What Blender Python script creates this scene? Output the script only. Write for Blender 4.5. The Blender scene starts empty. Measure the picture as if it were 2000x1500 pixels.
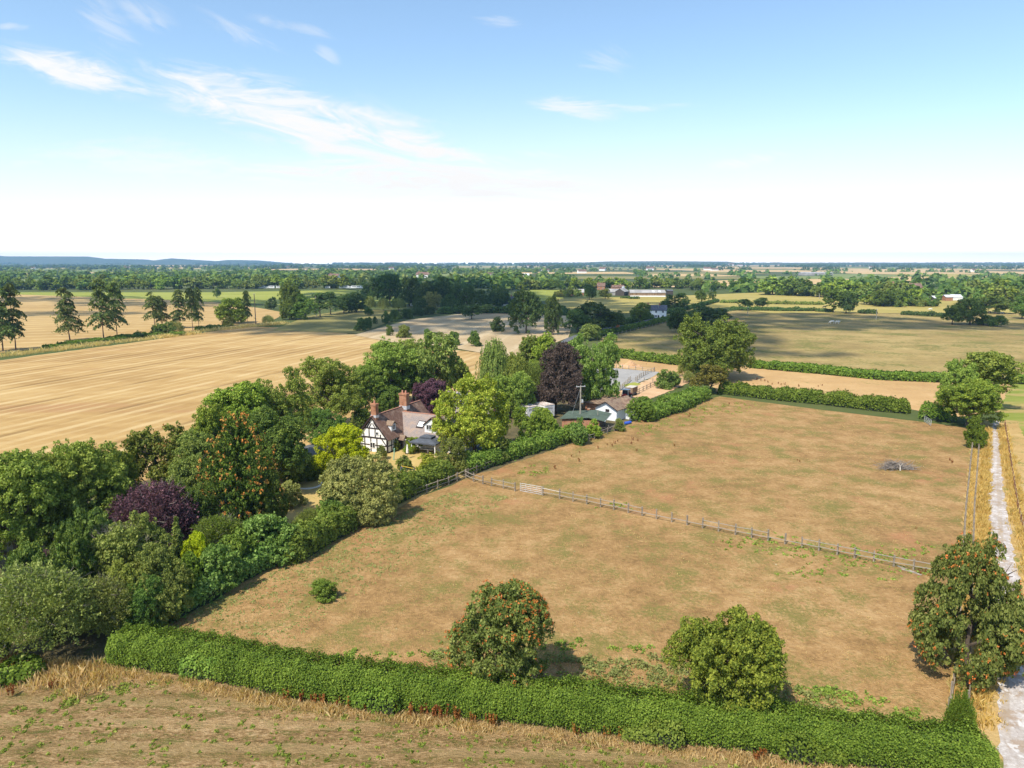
import bpy, bmesh, math, random
import numpy as np
from math import sin, cos, tan, atan, atan2, pi, radians, sqrt
from mathutils import Vector, Matrix

random.seed(7)
S = bpy.context.scene
COL = S.collection
# ------------------------------------------------------------------ camera model
F, CX, CY, CAMZ = 1387.0, 1000.0, 750.0, 32.0
PITCH = atan(239.0 / F)
CP, SP = cos(PITCH), sin(PITCH)

def ray(u, v):
    x = (u - CX) / F; y = -(v - CY) / F
    return Vector((x, CP + y * SP, -SP + y * CP))

def G(u, v, z=0.0):                       # point of height z seen at photo pixel u, v
    d = ray(u, v); t = (z - CAMZ) / d.z
    return Vector((d.x * t, d.y * t, z))

def zat(Y, v):                            # height at forward distance Y that is seen in row v
    y = -(v - CY) / F
    return CAMZ + Y * (y * CP - SP) / (CP + y * SP)

def mpp(p):                               # metres per photo pixel at a point
    return (p.y * CP - (p.z - CAMZ) * SP) / F

# ------------------------------------------------------------------ object helpers
def tag(o, label=None, cat=None, group=None, kind=None):
    if label: o['label'] = label
    if cat: o['category'] = cat
    if group: o['group'] = group
    if kind: o['kind'] = kind
    return o

def link(name, data, mat=None, parent=None, slot=False):
    o = bpy.data.objects.new(name, data); COL.objects.link(o)
    if mat is not None:
        mats = mat if isinstance(mat, (list, tuple)) else [mat]
        if slot:
            if not data.materials: data.materials.append(mats[0])
            o.material_slots[0].link = 'OBJECT'; o.material_slots[0].material = mats[0]
        else:
            for m in mats: data.materials.append(m)
    if parent is not None: o.parent = parent
    return o

def empty(name, loc=(0, 0, 0), rz=0.0):
    o = bpy.data.objects.new(name, None); COL.objects.link(o)
    o.empty_display_size = 0.2; o.location = loc; o.rotation_euler = (0, 0, rz)
    return o

def quads_mesh(name, V):                  # V: (N,4,3) separate quads
    n = len(V); me = bpy.data.meshes.new(name)
    me.vertices.add(n * 4); me.loops.add(n * 4); me.polygons.add(n)
    me.vertices.foreach_set('co', np.ascontiguousarray(V, np.float32).ravel())
    me.loops.foreach_set('vertex_index', np.arange(n * 4, dtype=np.int32))
    me.polygons.foreach_set('loop_start', np.arange(0, n * 4, 4, dtype=np.int32))
    me.polygons.foreach_set('loop_total', np.full(n, 4, np.int32))
    me.update(calc_edges=True)
    return me

class MB:
    """collects shapes into one mesh"""
    def __init__(self): self.v = []; self.f = []; self.m = []
    def add(self, vs, fs, mi=0):
        b = len(self.v); self.v += [tuple(x) for x in vs]
        for f in fs: self.f.append(tuple(i + b for i in f)); self.m.append(mi)
    def box(self, x0, x1, y0, y1, z0, z1, mi=0, M=None):
        vs = [(x, y, z) for z in (z0, z1) for y in (y0, y1) for x in (x0, x1)]
        if M is not None: vs = [M @ Vector(q) for q in vs]
        self.add(vs, [(0, 2, 3, 1), (4, 5, 7, 6), (0, 1, 5, 4), (2, 6, 7, 3), (0, 4, 6, 2), (1, 3, 7, 5)], mi)
    def beam(self, a, b, w, h=None, mi=0, up=(0, 0, 1)):    # square bar from a to b
        a = Vector(a); b = Vector(b); h = h or w; d = (b - a).normalized(); u = Vector(up)
        if abs(d.dot(u)) > .98: u = Vector((1, 0, 0))
        s = d.cross(u).normalized(); u = s.cross(d).normalized()
        vs = [p + s * sx * w / 2 + u * sz * h / 2 for p in (a, b) for sx, sz in ((-1, -1), (1, -1), (1, 1), (-1, 1))]
        self.add(vs, [(0, 3, 2, 1), (4, 5, 6, 7), (0, 1, 5, 4), (1, 2, 6, 5), (2, 3, 7, 6), (3, 0, 4, 7)], mi)
    def tube(self, pts, rad, n=7, mi=0):
        pts = [Vector(p) for p in pts]; rings = []
        for i, p in enumerate(pts):
            d = (pts[min(i + 1, len(pts) - 1)] - pts[max(i - 1, 0)]).normalized()
            u = Vector((0, 0, 1)) if abs(d.z) < .9 else Vector((1, 0, 0))
            s = d.cross(u).normalized(); w = s.cross(d)
            r = rad[i] if isinstance(rad, (list, tuple)) else rad
            rings.append([p + s * r * cos(2 * pi * k / n) + w * r * sin(2 * pi * k / n) for k in range(n)])
        vs = [q for r in rings for q in r]; fs = []
        for i in range(len(pts) - 1):
            for k in range(n):
                fs.append((i * n + k, i * n + (k + 1) % n, (i + 1) * n + (k + 1) % n, (i + 1) * n + k))
        fs.append(tuple(range(n))[::-1]); fs.append(tuple(range((len(pts) - 1) * n, len(pts) * n)))
        self.add(vs, fs, mi)
    def poly(self, pts, mi=0): self.add(pts, [tuple(range(len(pts)))], mi)
    def slab(self, pts, t, mi=0):         # planar polygon given thickness along its normal (downwards)
        pts = [Vector(p) for p in pts]; n = (pts[1] - pts[0]).cross(pts[2] - pts[0]).normalized()
        if n.z < 0: pts = pts[::-1]; n = -n
        k = len(pts); low = [p - n * t for p in pts]
        fs = [tuple(range(k)), tuple(range(2 * k - 1, k - 1, -1))]
        for i in range(k): fs.append((i, k + i, k + (i + 1) % k, (i + 1) % k))
        self.add(pts + low, fs, mi)
    def mesh(self, name):
        me = bpy.data.meshes.new(name); me.from_pydata(self.v, [], self.f)
        me.polygons.foreach_set('material_index', self.m); me.update(); return me
    def build(self, name, mat, parent=None): return link(name, self.mesh(name), mat, parent)

# ------------------------------------------------------------------ node helpers
def new_mat(name):
    m = bpy.data.materials.new(name); m.use_nodes = True
    nt = m.node_tree; nt.nodes.clear()
    return m, nt

def N(nt, t, **kw):
    n = nt.nodes.new(t)
    for k, v in kw.items(): setattr(n, k, v)
    return n

def L(nt, a, b): nt.links.new(a, b)

def math_(nt, op, a, b=None, clamp=False):
    n = N(nt, 'ShaderNodeMath', operation=op); n.use_clamp = clamp
    for i, q in enumerate((a, b)):
        if q is None: continue
        if isinstance(q, (int, float)): n.inputs[i].default_value = q
        else: L(nt, q, n.inputs[i])
    return n.outputs[0]

def smooth(nt, x, lo, hi):
    n = N(nt, 'ShaderNodeMapRange', interpolation_type='SMOOTHSTEP')
    n.inputs[1].default_value = lo; n.inputs[2].default_value = hi
    L(nt, x, n.inputs[0]); return n.outputs[0]

def mixc(nt, f, a, b, mode='MIX'):
    n = N(nt, 'ShaderNodeMix', data_type='RGBA', blend_type=mode)
    for sock, q in ((n.inputs[0], f), (n.inputs[6], a), (n.inputs[7], b)):
        if isinstance(q, (int, float)): sock.default_value = q
        elif isinstance(q, tuple): sock.default_value = (*q, 1) if len(q) == 3 else q
        else: L(nt, q, sock)
    return n.outputs[2]

def noise(nt, vec, scale, detail=3, rough=.55, dist=0.0):
    n = N(nt, 'ShaderNodeTexNoise'); n.inputs['Scale'].default_value = scale
    n.inputs['Detail'].default_value = detail; n.inputs['Roughness'].default_value = rough
    n.inputs['Distortion'].default_value = dist
    if vec is not None: L(nt, vec, n.inputs['Vector'])
    return n.outputs[0]

def mapped(nt, vec, rz=0.0, sc=(1, 1, 1), loc=(0, 0, 0)):
    n = N(nt, 'ShaderNodeMapping'); n.inputs['Rotation'].default_value = (0, 0, rz)
    n.inputs['Scale'].default_value = sc; n.inputs['Location'].default_value = loc
    L(nt, vec, n.inputs['Vector']); return n.outputs[0]

def out_surf(nt, sh):
    o = N(nt, 'ShaderNodeOutputMaterial'); L(nt, sh, o.inputs[0])

def bsdf(nt, col, rough=.8, spec=.25, metal=0.0, bump=None, bs=.3, bd=.05):
    b = N(nt, 'ShaderNodeBsdfPrincipled'); b.inputs['Roughness'].default_value = rough
    b.inputs['Specular IOR Level'].default_value = spec; b.inputs['Metallic'].default_value = metal
    if isinstance(col, tuple): b.inputs['Base Color'].default_value = (*col, 1)
    else: L(nt, col, b.inputs['Base Color'])
    if bump is not None:
        n = N(nt, 'ShaderNodeBump'); n.inputs['Strength'].default_value = bs; n.inputs['Distance'].default_value = bd
        L(nt, bump, n.inputs['Height']); L(nt, n.outputs[0], b.inputs['Normal'])
    return b.outputs[0]

def pos(nt): return N(nt, 'ShaderNodeNewGeometry').outputs['Position']
def objco(nt): return N(nt, 'ShaderNodeTexCoord').outputs['Object']

def plain(name, col, rough=.7, var=.25, scale=3.0, metal=0.0, spec=.3, col2=None):
    """painted, wooden or stone surface with weathering"""
    m, nt = new_mat(name); p = objco(nt)
    a = noise(nt, p, scale, 5, .65); b = noise(nt, p, scale * 7, 3)
    f = math_(nt, 'ADD', math_(nt, 'MULTIPLY', a, .7), math_(nt, 'MULTIPLY', b, .3))
    f = smooth(nt, f, .36, .64)
    c2 = col2 or tuple(max(0, c * (1 - var)) for c in col)
    c1 = tuple(min(1, c * (1 + var * .5)) for c in col)
    out_surf(nt, bsdf(nt, mixc(nt, f, c2, c1), rough, spec, metal, b, .2, .02)); return m

FOL = {}
def foliage(name, dark, mid, light, tr=.28, odd=None, oddp=.0):
    """leaves: a colour for each leaf, a shift for each clump of ground and each tree"""
    if name in FOL: return FOL[name]
    m, nt = new_mat(name)
    g = N(nt, 'ShaderNodeNewGeometry'); r = g.outputs['Random Per Island']
    ramp = N(nt, 'ShaderNodeValToRGB'); e = ramp.color_ramp.elements
    e[0].position = 0; e[0].color = (*dark, 1); e[1].position = 1; e[1].color = (*light, 1)
    k = e.new(.5); k.color = (*mid, 1)
    if odd: 
        q = e.new(1 - oddp); q.color = (*light, 1); e[len(e) - 1].color = (*odd, 1)
        w = e.new(min(.999, 1 - oddp * .8)); w.color = (*odd, 1)
    big = noise(nt, g.outputs['Position'], .45, 2)
    rr = math_(nt, 'ADD', math_(nt, 'MULTIPLY', r, .75), math_(nt, 'MULTIPLY', math_(nt, 'SUBTRACT', big, .32), .85), True)
    L(nt, rr, ramp.inputs[0])
    oi = N(nt, 'ShaderNodeObjectInfo')
    hs = N(nt, 'ShaderNodeHueSaturation')
    L(nt, math_(nt, 'ADD', math_(nt, 'MULTIPLY', oi.outputs['Random'], .03), .485), hs.inputs['Hue'])
    L(nt, math_(nt, 'ADD', math_(nt, 'MULTIPLY', oi.outputs['Random'], .3), .85), hs.inputs['Value'])
    hs.inputs['Saturation'].default_value = 1.0; L(nt, ramp.outputs[0], hs.inputs['Color'])
    b = bsdf(nt, hs.outputs[0], .6, .12)
    t = N(nt, 'ShaderNodeBsdfTranslucent')
    tc = mixc(nt, 1.0, hs.outputs[0], (1.25, 1.3, .55), 'MULTIPLY'); L(nt, tc, t.inputs[0])
    mx = N(nt, 'ShaderNodeMixShader'); mx.inputs[0].default_value = tr
    L(nt, b, mx.inputs[1]); L(nt, t.outputs[0], mx.inputs[2]); out_surf(nt, mx.outputs[0])
    FOL[name] = m; return m

def ground_mat(name, a, b, c, s=(.05, .35, 2.5), w=(.4, .35, .25), green=None, gp=(.55, .7), gs=.12, bare=None, bp=(.62, .72), bsc=.09,
               stripes=(), stretch=(1, 1, 1), rz=0.0, speck=None, bump=.5, bd=.08, contrast=(.33, .67)):
    """open ground: three colours over three sizes of noise, green and bare patches, drill or wheel lines"""
    m, nt = new_mat(name); p = pos(nt); q = mapped(nt, p, rz, stretch)
    n1 = noise(nt, q, s[0], 4); n2 = noise(nt, q, s[1], 4, .6); n3 = noise(nt, q, s[2], 4, .7)
    f = math_(nt, 'ADD', math_(nt, 'ADD', math_(nt, 'MULTIPLY', n1, w[0]), math_(nt, 'MULTIPLY', n2, w[1])), math_(nt, 'MULTIPLY', n3, w[2]))
    ramp = N(nt, 'ShaderNodeValToRGB'); e = ramp.color_ramp.elements
    e[0].position = contrast[0]; e[0].color = (*a, 1); e[1].position = contrast[1]; e[1].color = (*c, 1); k = e.new(.5); k.color = (*b, 1)
    L(nt, f, ramp.inputs[0]); col = ramp.outputs[0]
    if green:
        g1 = noise(nt, mapped(nt, p, rz, stretch, (31, 7, 0)), gs, 5, .62)
        g2 = noise(nt, q, gs * 14, 3, .7)
        gf = smooth(nt, math_(nt, 'ADD', math_(nt, 'MULTIPLY', g1, .6), math_(nt, 'MULTIPLY', g2, .4)), *gp)
        col = mixc(nt, gf, col, green)
    if bare:
        b1 = noise(nt, mapped(nt, p, rz, stretch, (5, 91, 0)), bsc, 5, .65)
        col = mixc(nt, math_(nt, 'MULTIPLY', smooth(nt, b1, *bp), .75), col, bare)
    for (ang, per, amt, colr, th) in stripes:
        wv = N(nt, 'ShaderNodeTexWave', wave_type='BANDS', bands_direction='X', wave_profile='SIN')
        wv.inputs['Scale'].default_value = 2 * pi / per / 20 * 1.0; wv.inputs['Distortion'].default_value = 1.2
        wv.inputs['Detail'].default_value = 2; wv.inputs['Detail Scale'].default_value = .15
        L(nt, mapped(nt, p, -ang), wv.inputs['Vector'])
        brk = noise(nt, mapped(nt, p, -ang, (.2, .03, 1)), 1.0, 3)
        fac = math_(nt, 'MULTIPLY', smooth(nt, wv.outputs[0], th, min(.999, th + .25)), math_(nt, 'MULTIPLY', smooth(nt, brk, .3, .6), amt))
        col = mixc(nt, fac, col, colr)
    if speck:
        sp = noise(nt, p, speck[1], 2, .6)
        col = mixc(nt, math_(nt, 'MULTIPLY', smooth(nt, sp, speck[2], speck[2] + .06), .8), col, speck[0])
    hgt = math_(nt, 'ADD', n3, math_(nt, 'MULTIPLY', noise(nt, p, s[2] * 4, 2, .7), .5))
    out_surf(nt, bsdf(nt, col, .95, .1, 0, hgt, bump, bd)); return m
HAZE_D = 9.0e-5; SUN_E = 4.8; SKY_S = .15; SKY_W = 5.3; SKY_TINT = (1.12, 1.17, 1.14); EXPO = 0.35
# ------------------------------------------------------------------ foliage geometry (unit crowns: width 1, height 1, base at z 0)
def unit(a): return a / np.maximum(np.linalg.norm(a, axis=-1, keepdims=True), 1e-9)

def leaf_quads(rng, c, n, size, aspect=1.5):
    k = len(c); t = unit(np.cross(n, rng.normal(size=(k, 3)))); b = np.cross(n, t)
    s = np.asarray(size).reshape(-1, 1) * np.ones((k, 1))
    l = s * .5 * aspect; w = s * .5
    fold = n * s * .12
    return np.stack([c + t * l, c + b * w + fold, c - t * l, c - b * w + fold], 1)

def envelope(rng, d, amp, k=9):
    ld = unit(rng.normal(size=(k, 3)) + np.array([0, 0, .3])); am = rng.uniform(-.6, 1, k) * amp
    r = np.ones(len(d))
    for i in range(k): r += am[i] * np.exp(-(1 - d @ ld[i]) * 5)
    return r

def crown_round(seed, nclump=110, nleaf=9000, leaf=.034, amp=.22, rc=(.07, .13), inner=.25, flat=.35, topn=0.0, out=.5, zsq=.8, jag=.3):
    """a crown of a few big uneven boughs, each carrying many small leaf sprays"""
    rng = np.random.default_rng(seed); nl = rng.integers(9, 14)
    ld = unit(rng.normal(size=(nl, 3)) + np.array([0, 0, .1])); lr = rng.uniform(.15, .27, nl) * (1 + amp * .4)
    if amp < .16: nl = 34; ld = unit(rng.normal(size=(nl, 3)) + np.array([0, 0, .1])); lr = rng.uniform(.11, .19, nl)
    ld[:, 2] = np.where(ld[:, 2] < -.7, -ld[:, 2], ld[:, 2])
    lc = ld * ((.5 - lr * .85) * envelope(rng, ld, amp))[:, None]; lc[0] = (0, 0, .0); lr[0] = .34
    li = rng.choice(nl, nclump, p=lr ** 2 / (lr ** 2).sum())
    d = unit(rng.normal(size=(nclump, 3)) + ld[li] * .55 + np.array([0, 0, .3]))
    rad = np.where(rng.random(nclump) < inner, rng.uniform(.3, .75, nclump), rng.uniform(.82, 1.06, nclump))
    r = rng.uniform(*rc, nclump) * rng.choice([.7, 1, 1.25], nclump)
    p = lc[li] + d * (lr[li] * rad * (1 + rng.normal(size=nclump) * .06))[:, None] * np.array([1, 1, .92])
    sp = rng.random(nclump) < jag * .5; p[sp] += unit(p[sp]) * rng.uniform(.0, .06, sp.sum())[:, None]; r[sp] *= .7
    p[:, 2] = np.where(p[:, 2] < 0, p[:, 2] * (1 - flat * .6), p[:, 2])
    od = unit(p + np.array([0, 0, .15]))
    ci = rng.choice(nclump, nleaf, p=r ** 2 / (r ** 2).sum())
    q = unit(rng.normal(size=(nleaf, 3)) + od[ci] * out + np.array([0, 0, .35]))
    c = p[ci] + q * (r[ci] * (.3 + .8 * rng.random(nleaf) ** .7))[:, None] * np.array([1, 1, zsq])
    n = unit(q * .6 + rng.normal(size=(nleaf, 3)) * .55 + np.array([0, 0, .35]))
    Q = leaf_quads(rng, c, n, leaf * rng.uniform(.5, 1.35, nleaf))
    lo, hi = np.percentile(c, .15, 0), np.percentile(c, 99.85, 0)
    return (Q - np.array([(lo[0] + hi[0]) / 2, (lo[1] + hi[1]) / 2, lo[2]])) / (hi - lo)

def crown_weep(seed, nst=620, leaf=.028, per=24, drop=.24):
    rng = np.random.default_rng(seed)
    d = unit(rng.normal(size=(nst, 3)) + np.array([0, 0, .15])); d = np.where(d[:, 2:3] < -.5, -d, d)
    R = envelope(rng, d, .25) * rng.uniform(.6, 1, nst)
    top = d * R.reshape(-1, 1) * np.array([.46, .46, .46])
    ln = drop * rng.uniform(.5, 1.2, nst)
    i = np.repeat(np.arange(nst), per); t = rng.random(len(i))
    c = top[i] + np.stack([d[i, 0] * .08 * t, d[i, 1] * .08 * t, -ln[i] * t], 1) + rng.normal(size=(len(i), 3)) * .012
    n = unit(np.stack([d[i, 0], d[i, 1], np.full(len(i), .25)], 1) + rng.normal(size=(len(i), 3)) * .45)
    q = leaf_quads(rng, c, n, leaf * rng.uniform(.5, 1.1, len(i)))
    q[:, 0, 2] += leaf * .3
    lo, hi = c.min(0), c.max(0)
    return (q - np.array([(lo[0] + hi[0]) / 2, (lo[1] + hi[1]) / 2, lo[2]])) / (hi - lo)

def crown_pine(seed, z0=.18, nlev=15, leaf=.045, per=50, droop=.05, cone=.75, gap=.3):
    """conifer with uneven layered boughs, drooping sprays and gaps between the layers"""
    rng = np.random.default_rng(seed); C = []; Nn = []
    for k in range(nlev):
        z = z0 + (1 - z0) * (k / (nlev - 1)) ** .9 + rng.normal() * .008
        nb = rng.integers(4, 7); a0 = rng.random() * 6.28; lv = rng.uniform(.65, 1.1)
        for j in range(nb):
            if rng.random() < gap: continue
            a = a0 + j * 6.28 / nb + rng.normal() * .3
            ln = .5 * (1 - cone * min(1, max(0, (z - z0) / (1 - z0))) ** 1.2) * lv * rng.uniform(.55, 1.05) + .025
            m = int(per * (.25 + ln * 1.9)); t = rng.random(m) ** .6
            lat = rng.normal(size=m) * (.018 + .075 * t) * (ln / .4 + .3); hang = -np.abs(rng.normal(size=m)) * .02
            zz = z + .07 * t * ln - droop * 2.6 * t ** 2.2 * (ln / .4) + hang - np.abs(lat) * .25
            C.append(np.stack([cos(a) * ln * t - sin(a) * lat, sin(a) * ln * t + cos(a) * lat, zz], 1))
            Nn.append(np.tile([cos(a) * .3, sin(a) * .3, .9], (m, 1)) + rng.normal(size=(m, 3)) * .35)
    c = np.concatenate(C); n = unit(np.concatenate(Nn))
    return leaf_quads(rng, c, n, leaf * rng.uniform(.5, 1.2, len(c)), 1.7)

def crown_puzzle(seed, nb=330, per=60, leaf=.02):
    """monkey puzzle: many rope-like boughs that droop and turn up at the tip"""
    rng = np.random.default_rng(seed); C = []; Nn = []; T = []
    for k in range(nb):
        z = rng.uniform(.04, .97); a = rng.random() * 6.28
        prof = min(1, (1.0 - z) * 2.3 + .12) * (.75 + .25 * min(1, z * 4))
        ln = .5 * prof * rng.uniform(.6, 1.05)
        t = rng.random(per); x = ln * t
        zz = z - .10 * t + .13 * t ** 3
        C.append(np.stack([cos(a) * x, sin(a) * x, zz], 1) + rng.normal(size=(per, 3)) * .007)
        Nn.append(rng.normal(size=(per, 3)) + np.array([cos(a) * .3, sin(a) * .3, .4]))
        T.append((cos(a) * ln, sin(a) * ln, z + .035))
    c = np.concatenate(C); n = unit(np.concatenate(Nn))
    q = leaf_quads(rng, c, n, leaf * rng.uniform(.6, 1.2, len(c)), 1.6)
    T = np.array(T); T = T[rng.random(len(T)) < .75]; T = np.repeat(T, 7, 0) + rng.normal(size=(len(T) * 7, 3)) * .011
    t = leaf_quads(rng, T, unit(rng.normal(size=T.shape) + np.array([0, 0, .5])), .018 * rng.uniform(.6, 1.2, len(T)))
    return q, t

def crown_sprig(seed, nsp=700, per=22, leaf=.022, ln=.17):
    """feathery crown of upright and outward sprays"""
    rng = np.random.default_rng(seed)
    d = unit(rng.normal(size=(nsp, 3)) + np.array([0, 0, .25])); d = d[d[:, 2] > -.35]
    R = envelope(rng, d, .25) * np.where(rng.random(len(d)) < .3, rng.uniform(.4, .8, len(d)), rng.uniform(.75, .98, len(d)))
    b = d * R.reshape(-1, 1) * .42
    g = unit(d * .8 + rng.normal(size=d.shape) * .45 + np.array([0, 0, .55]))
    i = np.repeat(np.arange(len(d)), per); t = rng.random(len(i))
    c = b[i] + g[i] * (t * ln).reshape(-1, 1) + rng.normal(size=(len(i), 3)) * (.022 * (1.2 - t)).reshape(-1, 1)
    n = unit(np.cross(g[i], rng.normal(size=(len(i), 3))) + np.array([0, 0, .4]))
    q = leaf_quads(rng, c, n, leaf * rng.uniform(.5, 1.2, len(i)), 1.9)
    lo, hi = c.min(0), c.max(0)
    return (q - np.array([(lo[0] + hi[0]) / 2, (lo[1] + hi[1]) / 2, lo[2]])) / (hi - lo)

def trunk_mesh(name, seed, limbs=7, top=.72, r=.026, fork=.22, spread=.33, lean=0.0):
    rng = random.Random(seed); mb = MB()
    pts = [(0, 0, -.01)]; rad = [r * 1.35]; x = y = 0
    for k in range(1, 7):
        x += rng.uniform(-.012, .012) + lean * .06; y += rng.uniform(-.012, .012)
        pts.append((x, y, top * k / 6)); rad.append(r * (1.05 - .8 * k / 6))
    mb.tube(pts, rad, 8)
    for j in range(limbs):
        z = fork + (top - fork) * j / max(1, limbs - 1) * .8; a = j * 2.4 + rng.random(); q = z / top * 6; i = int(q)
        bx = pts[min(i, 6)][0]; by = pts[min(i, 6)][1]; ln = spread * rng.uniform(.7, 1.1) * (1.1 - .5 * z)
        p = [(bx, by, z - .01)]
        for s in (.35, .7, 1): p.append((bx + cos(a + rng.uniform(-.2, .2)) * ln * s, by + sin(a) * ln * s, z + ln * s * rng.uniform(.45, .8)))
        mb.tube(p, [r * .55, r * .4, r * .25, r * .08], 6)
        for w in (-.7, .7):
            e = p[2]; mb.tube([e, (e[0] + cos(a + w) * ln * .4, e[1] + sin(a + w) * ln * .4, e[2] + ln * .3)], [r * .25, r * .06], 5)
    return mb.mesh(name)

PROTO = {}
def proto(sp):
    if sp in PROTO: return PROTO[sp]
    base, _, var = sp.partition('#'); sd = int(var or 0) + 11
    if base == 'oak': q = crown_round(sd, 380, 15000, .028, .24, (.04, .085), .3, .35)
    elif base == 'oakhi': q = crown_round(sd, 900, 56000, .0165, .24, (.028, .062), .3, .3)
    elif base == 'roundhi': q = crown_round(sd, 900, 56000, .0165, .10, (.028, .06), .3, .6, 0, .5, .8, .3)
    elif base == 'rowanhi':
        q = crown_round(sd, 900, 56000, .0165, .14, (.028, .06), .3, .6, 0, .5, .8, .45); k = 1 - .38 * np.clip(q[..., 2] - .3, 0, 1); q[..., 0] *= k; q[..., 1] *= k
    elif base == 'ash': q = crown_round(sd, 380, 15000, .027, .42, (.04, .085), .4, .15, .3, .3, .7, .5)
    elif base == 'ashhi': q = crown_round(sd, 900, 54000, .016, .42, (.028, .066), .4, .15, .25, .3, .7, .5)
    elif base == 'open': q = crown_round(sd, 150, 8500, .031, .45, (.04, .085), .2, .1, .2, .2, .55, .5)
    elif base == 'shrub': q = crown_round(sd, 300, 11500, .032, .32, (.04, .09), .25, .75, 0, .4, .8, .5)
    elif base == 'shrubhi': q = crown_round(sd, 800, 50000, .017, .36, (.028, .062), .25, .75, 0, .4, .8, .5)
    elif base == 'laurelhi': q = crown_round(sd, 480, 26000, .027, .32, (.035, .07), .2, .8, 0, .5, .8, .45)
    elif base == 'weep': q = crown_weep(sd)
    elif base == 'pine': q = crown_pine(sd, .3, 10, .04, 140, .05, .55, .24)
    elif base == 'pinetop': q = crown_pine(sd, .42, 8, .042, 140, .055, .35, .28)
    elif base == 'cone': q = crown_pine(sd, .02, 22, .05, 90, .0, .92, .0)
    elif base == 'puzzle': q = crown_puzzle(sd)
    elif base == 'sprig': q = crown_sprig(sd)
    elif base == 'sprighi': q = crown_sprig(sd, 1500, 22, .016, .15)
    elif base == 'far': q = crown_round(sd, 40, 1500, .085, .3, (.10, .17), .2, .45)
    tip = None
    if base == 'puzzle': q, t = q; tip = quads_mesh('cone_tips', t)
    PROTO[sp] = (quads_mesh('crown', q), tip)
    return PROTO[sp]

TR = {}
def trunk(k):
    if k not in TR:
        if k.startswith('pine'): TR[k] = trunk_mesh('trunk', sum(map(ord, k)), 10, .97, .016, .3, .2)
        elif k.startswith('lean'): TR[k] = trunk_mesh('trunk', 5, 6, .75, .03, .25, .3, .5)
        else: TR[k] = trunk_mesh('trunk', sum(map(ord, k)))
    return TR[k]

def berries_mesh(seed, crown, n):
    rng = np.random.default_rng(seed); nv = len(crown.vertices); co = np.empty(nv * 3, np.float32); crown.vertices.foreach_get('co', co)
    co = co.reshape(-1, 4, 3).mean(1); c0 = co - np.array([0, 0, .5]); rr = np.linalg.norm(c0, axis=1)
    pick = rng.choice(len(co), n, p=(rr ** 4) / (rr ** 4).sum()); c = co[pick] + unit(c0[pick]) * .02
    c = np.repeat(c, 8, 0) + rng.normal(size=(n * 8, 3)) * .0065
    return quads_mesh('berry_bunches', leaf_quads(rng, c, unit(rng.normal(size=c.shape) + np.array([0, -.4, .4])), 0.0125 * rng.uniform(.7, 1.2, len(c)), 1.0))

SOIL = {}
def twig_mesh(seed, n=230):
    """bare pale twigs that stick out of a crown"""
    rng = np.random.default_rng(seed); d = unit(rng.normal(size=(n, 3)) + np.array([0, 0, .7])); a = d * rng.uniform(.22, .40, n)[:, None]; g = unit(d + rng.normal(size=(n, 3)) * .6 + np.array([0, 0, .3])); ln = rng.uniform(.08, .2, n)[:, None]
    a += np.array([0, 0, .5]); w = unit(np.cross(g, rng.normal(size=(n, 3)))) * .0019
    m = a + g * ln * .5 + rng.normal(size=(n, 3)) * .01; V = [np.stack([a - w, a + w, m + w * .7, m - w * .7], 1), np.stack([m - w * .7, m + w * .7, a + g * ln + w * .2, a + g * ln - w * .2], 1)]
    for k in range(2):
        g2 = unit(g + rng.normal(size=(n, 3)) * .8); e = m + g2 * ln * .45; V.append(np.stack([m - w * .5, m + w * .5, e + w * .2, e - w * .2], 1))
    return quads_mesh('bare_twigs', np.concatenate(V))
def tree(name, sp, u, vb, vt, wpx, mat, label, cat='tree', cb=.18, tk='t1', rz=None, dr=1.0, berries=None, group=None, bark='bark', P=None, hw=None, top=None, twigs=0):
    """a tree that stands at photo pixel u, vb and whose top is seen in row vt"""
    p = P if P is not None else G(u, vb)
    h = zat(p.y, vt) if hw is None else hw[1]
    w = wpx * mpp(p + Vector((0, 0, h * .5))) if hw is None else hw[0]
    rz = random.random() * 6.28 if rz is None else rz
    cm, tip = proto(sp)
    if tk is None and not twigs:
        o = link(name, cm, mat, slot=True); o.location = p; o.scale = (w, w * dr, h); o.rotation_euler = (0, 0, rz)
        return tag(o, label, cat, group)
    e = empty(name, p, rz); tag(e, label, cat, group)
    c = link('crown', cm, mat, e, slot=True); c.location = (0, 0, h * cb); c.scale = (w, w * dr, h * (1 - cb))
    if tip: t = link('flower_tips', tip, M['rust_tip'], e, slot=True); t.location = c.location; t.scale = c.scale
    if tk: t = link('trunk', trunk(tk), M[bark], e, slot=True); t.scale = (w, w, h)
    if twigs:
        if 'tw%d' % twigs not in SOIL: SOIL['tw%d' % twigs] = twig_mesh(twigs)
        t = link('bare_twigs', SOIL['tw%d' % twigs], M['branch'], e, slot=True); t.location = c.location; t.scale = c.scale
    if berries:
        key = (sp, berries)
        if key not in SOIL: SOIL[key] = berries_mesh(3, cm, berries)
        b = link('berry_bunches', SOIL[key], M['berry'], e, slot=True); b.location = c.location; b.scale = c.scale
    return e

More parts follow.
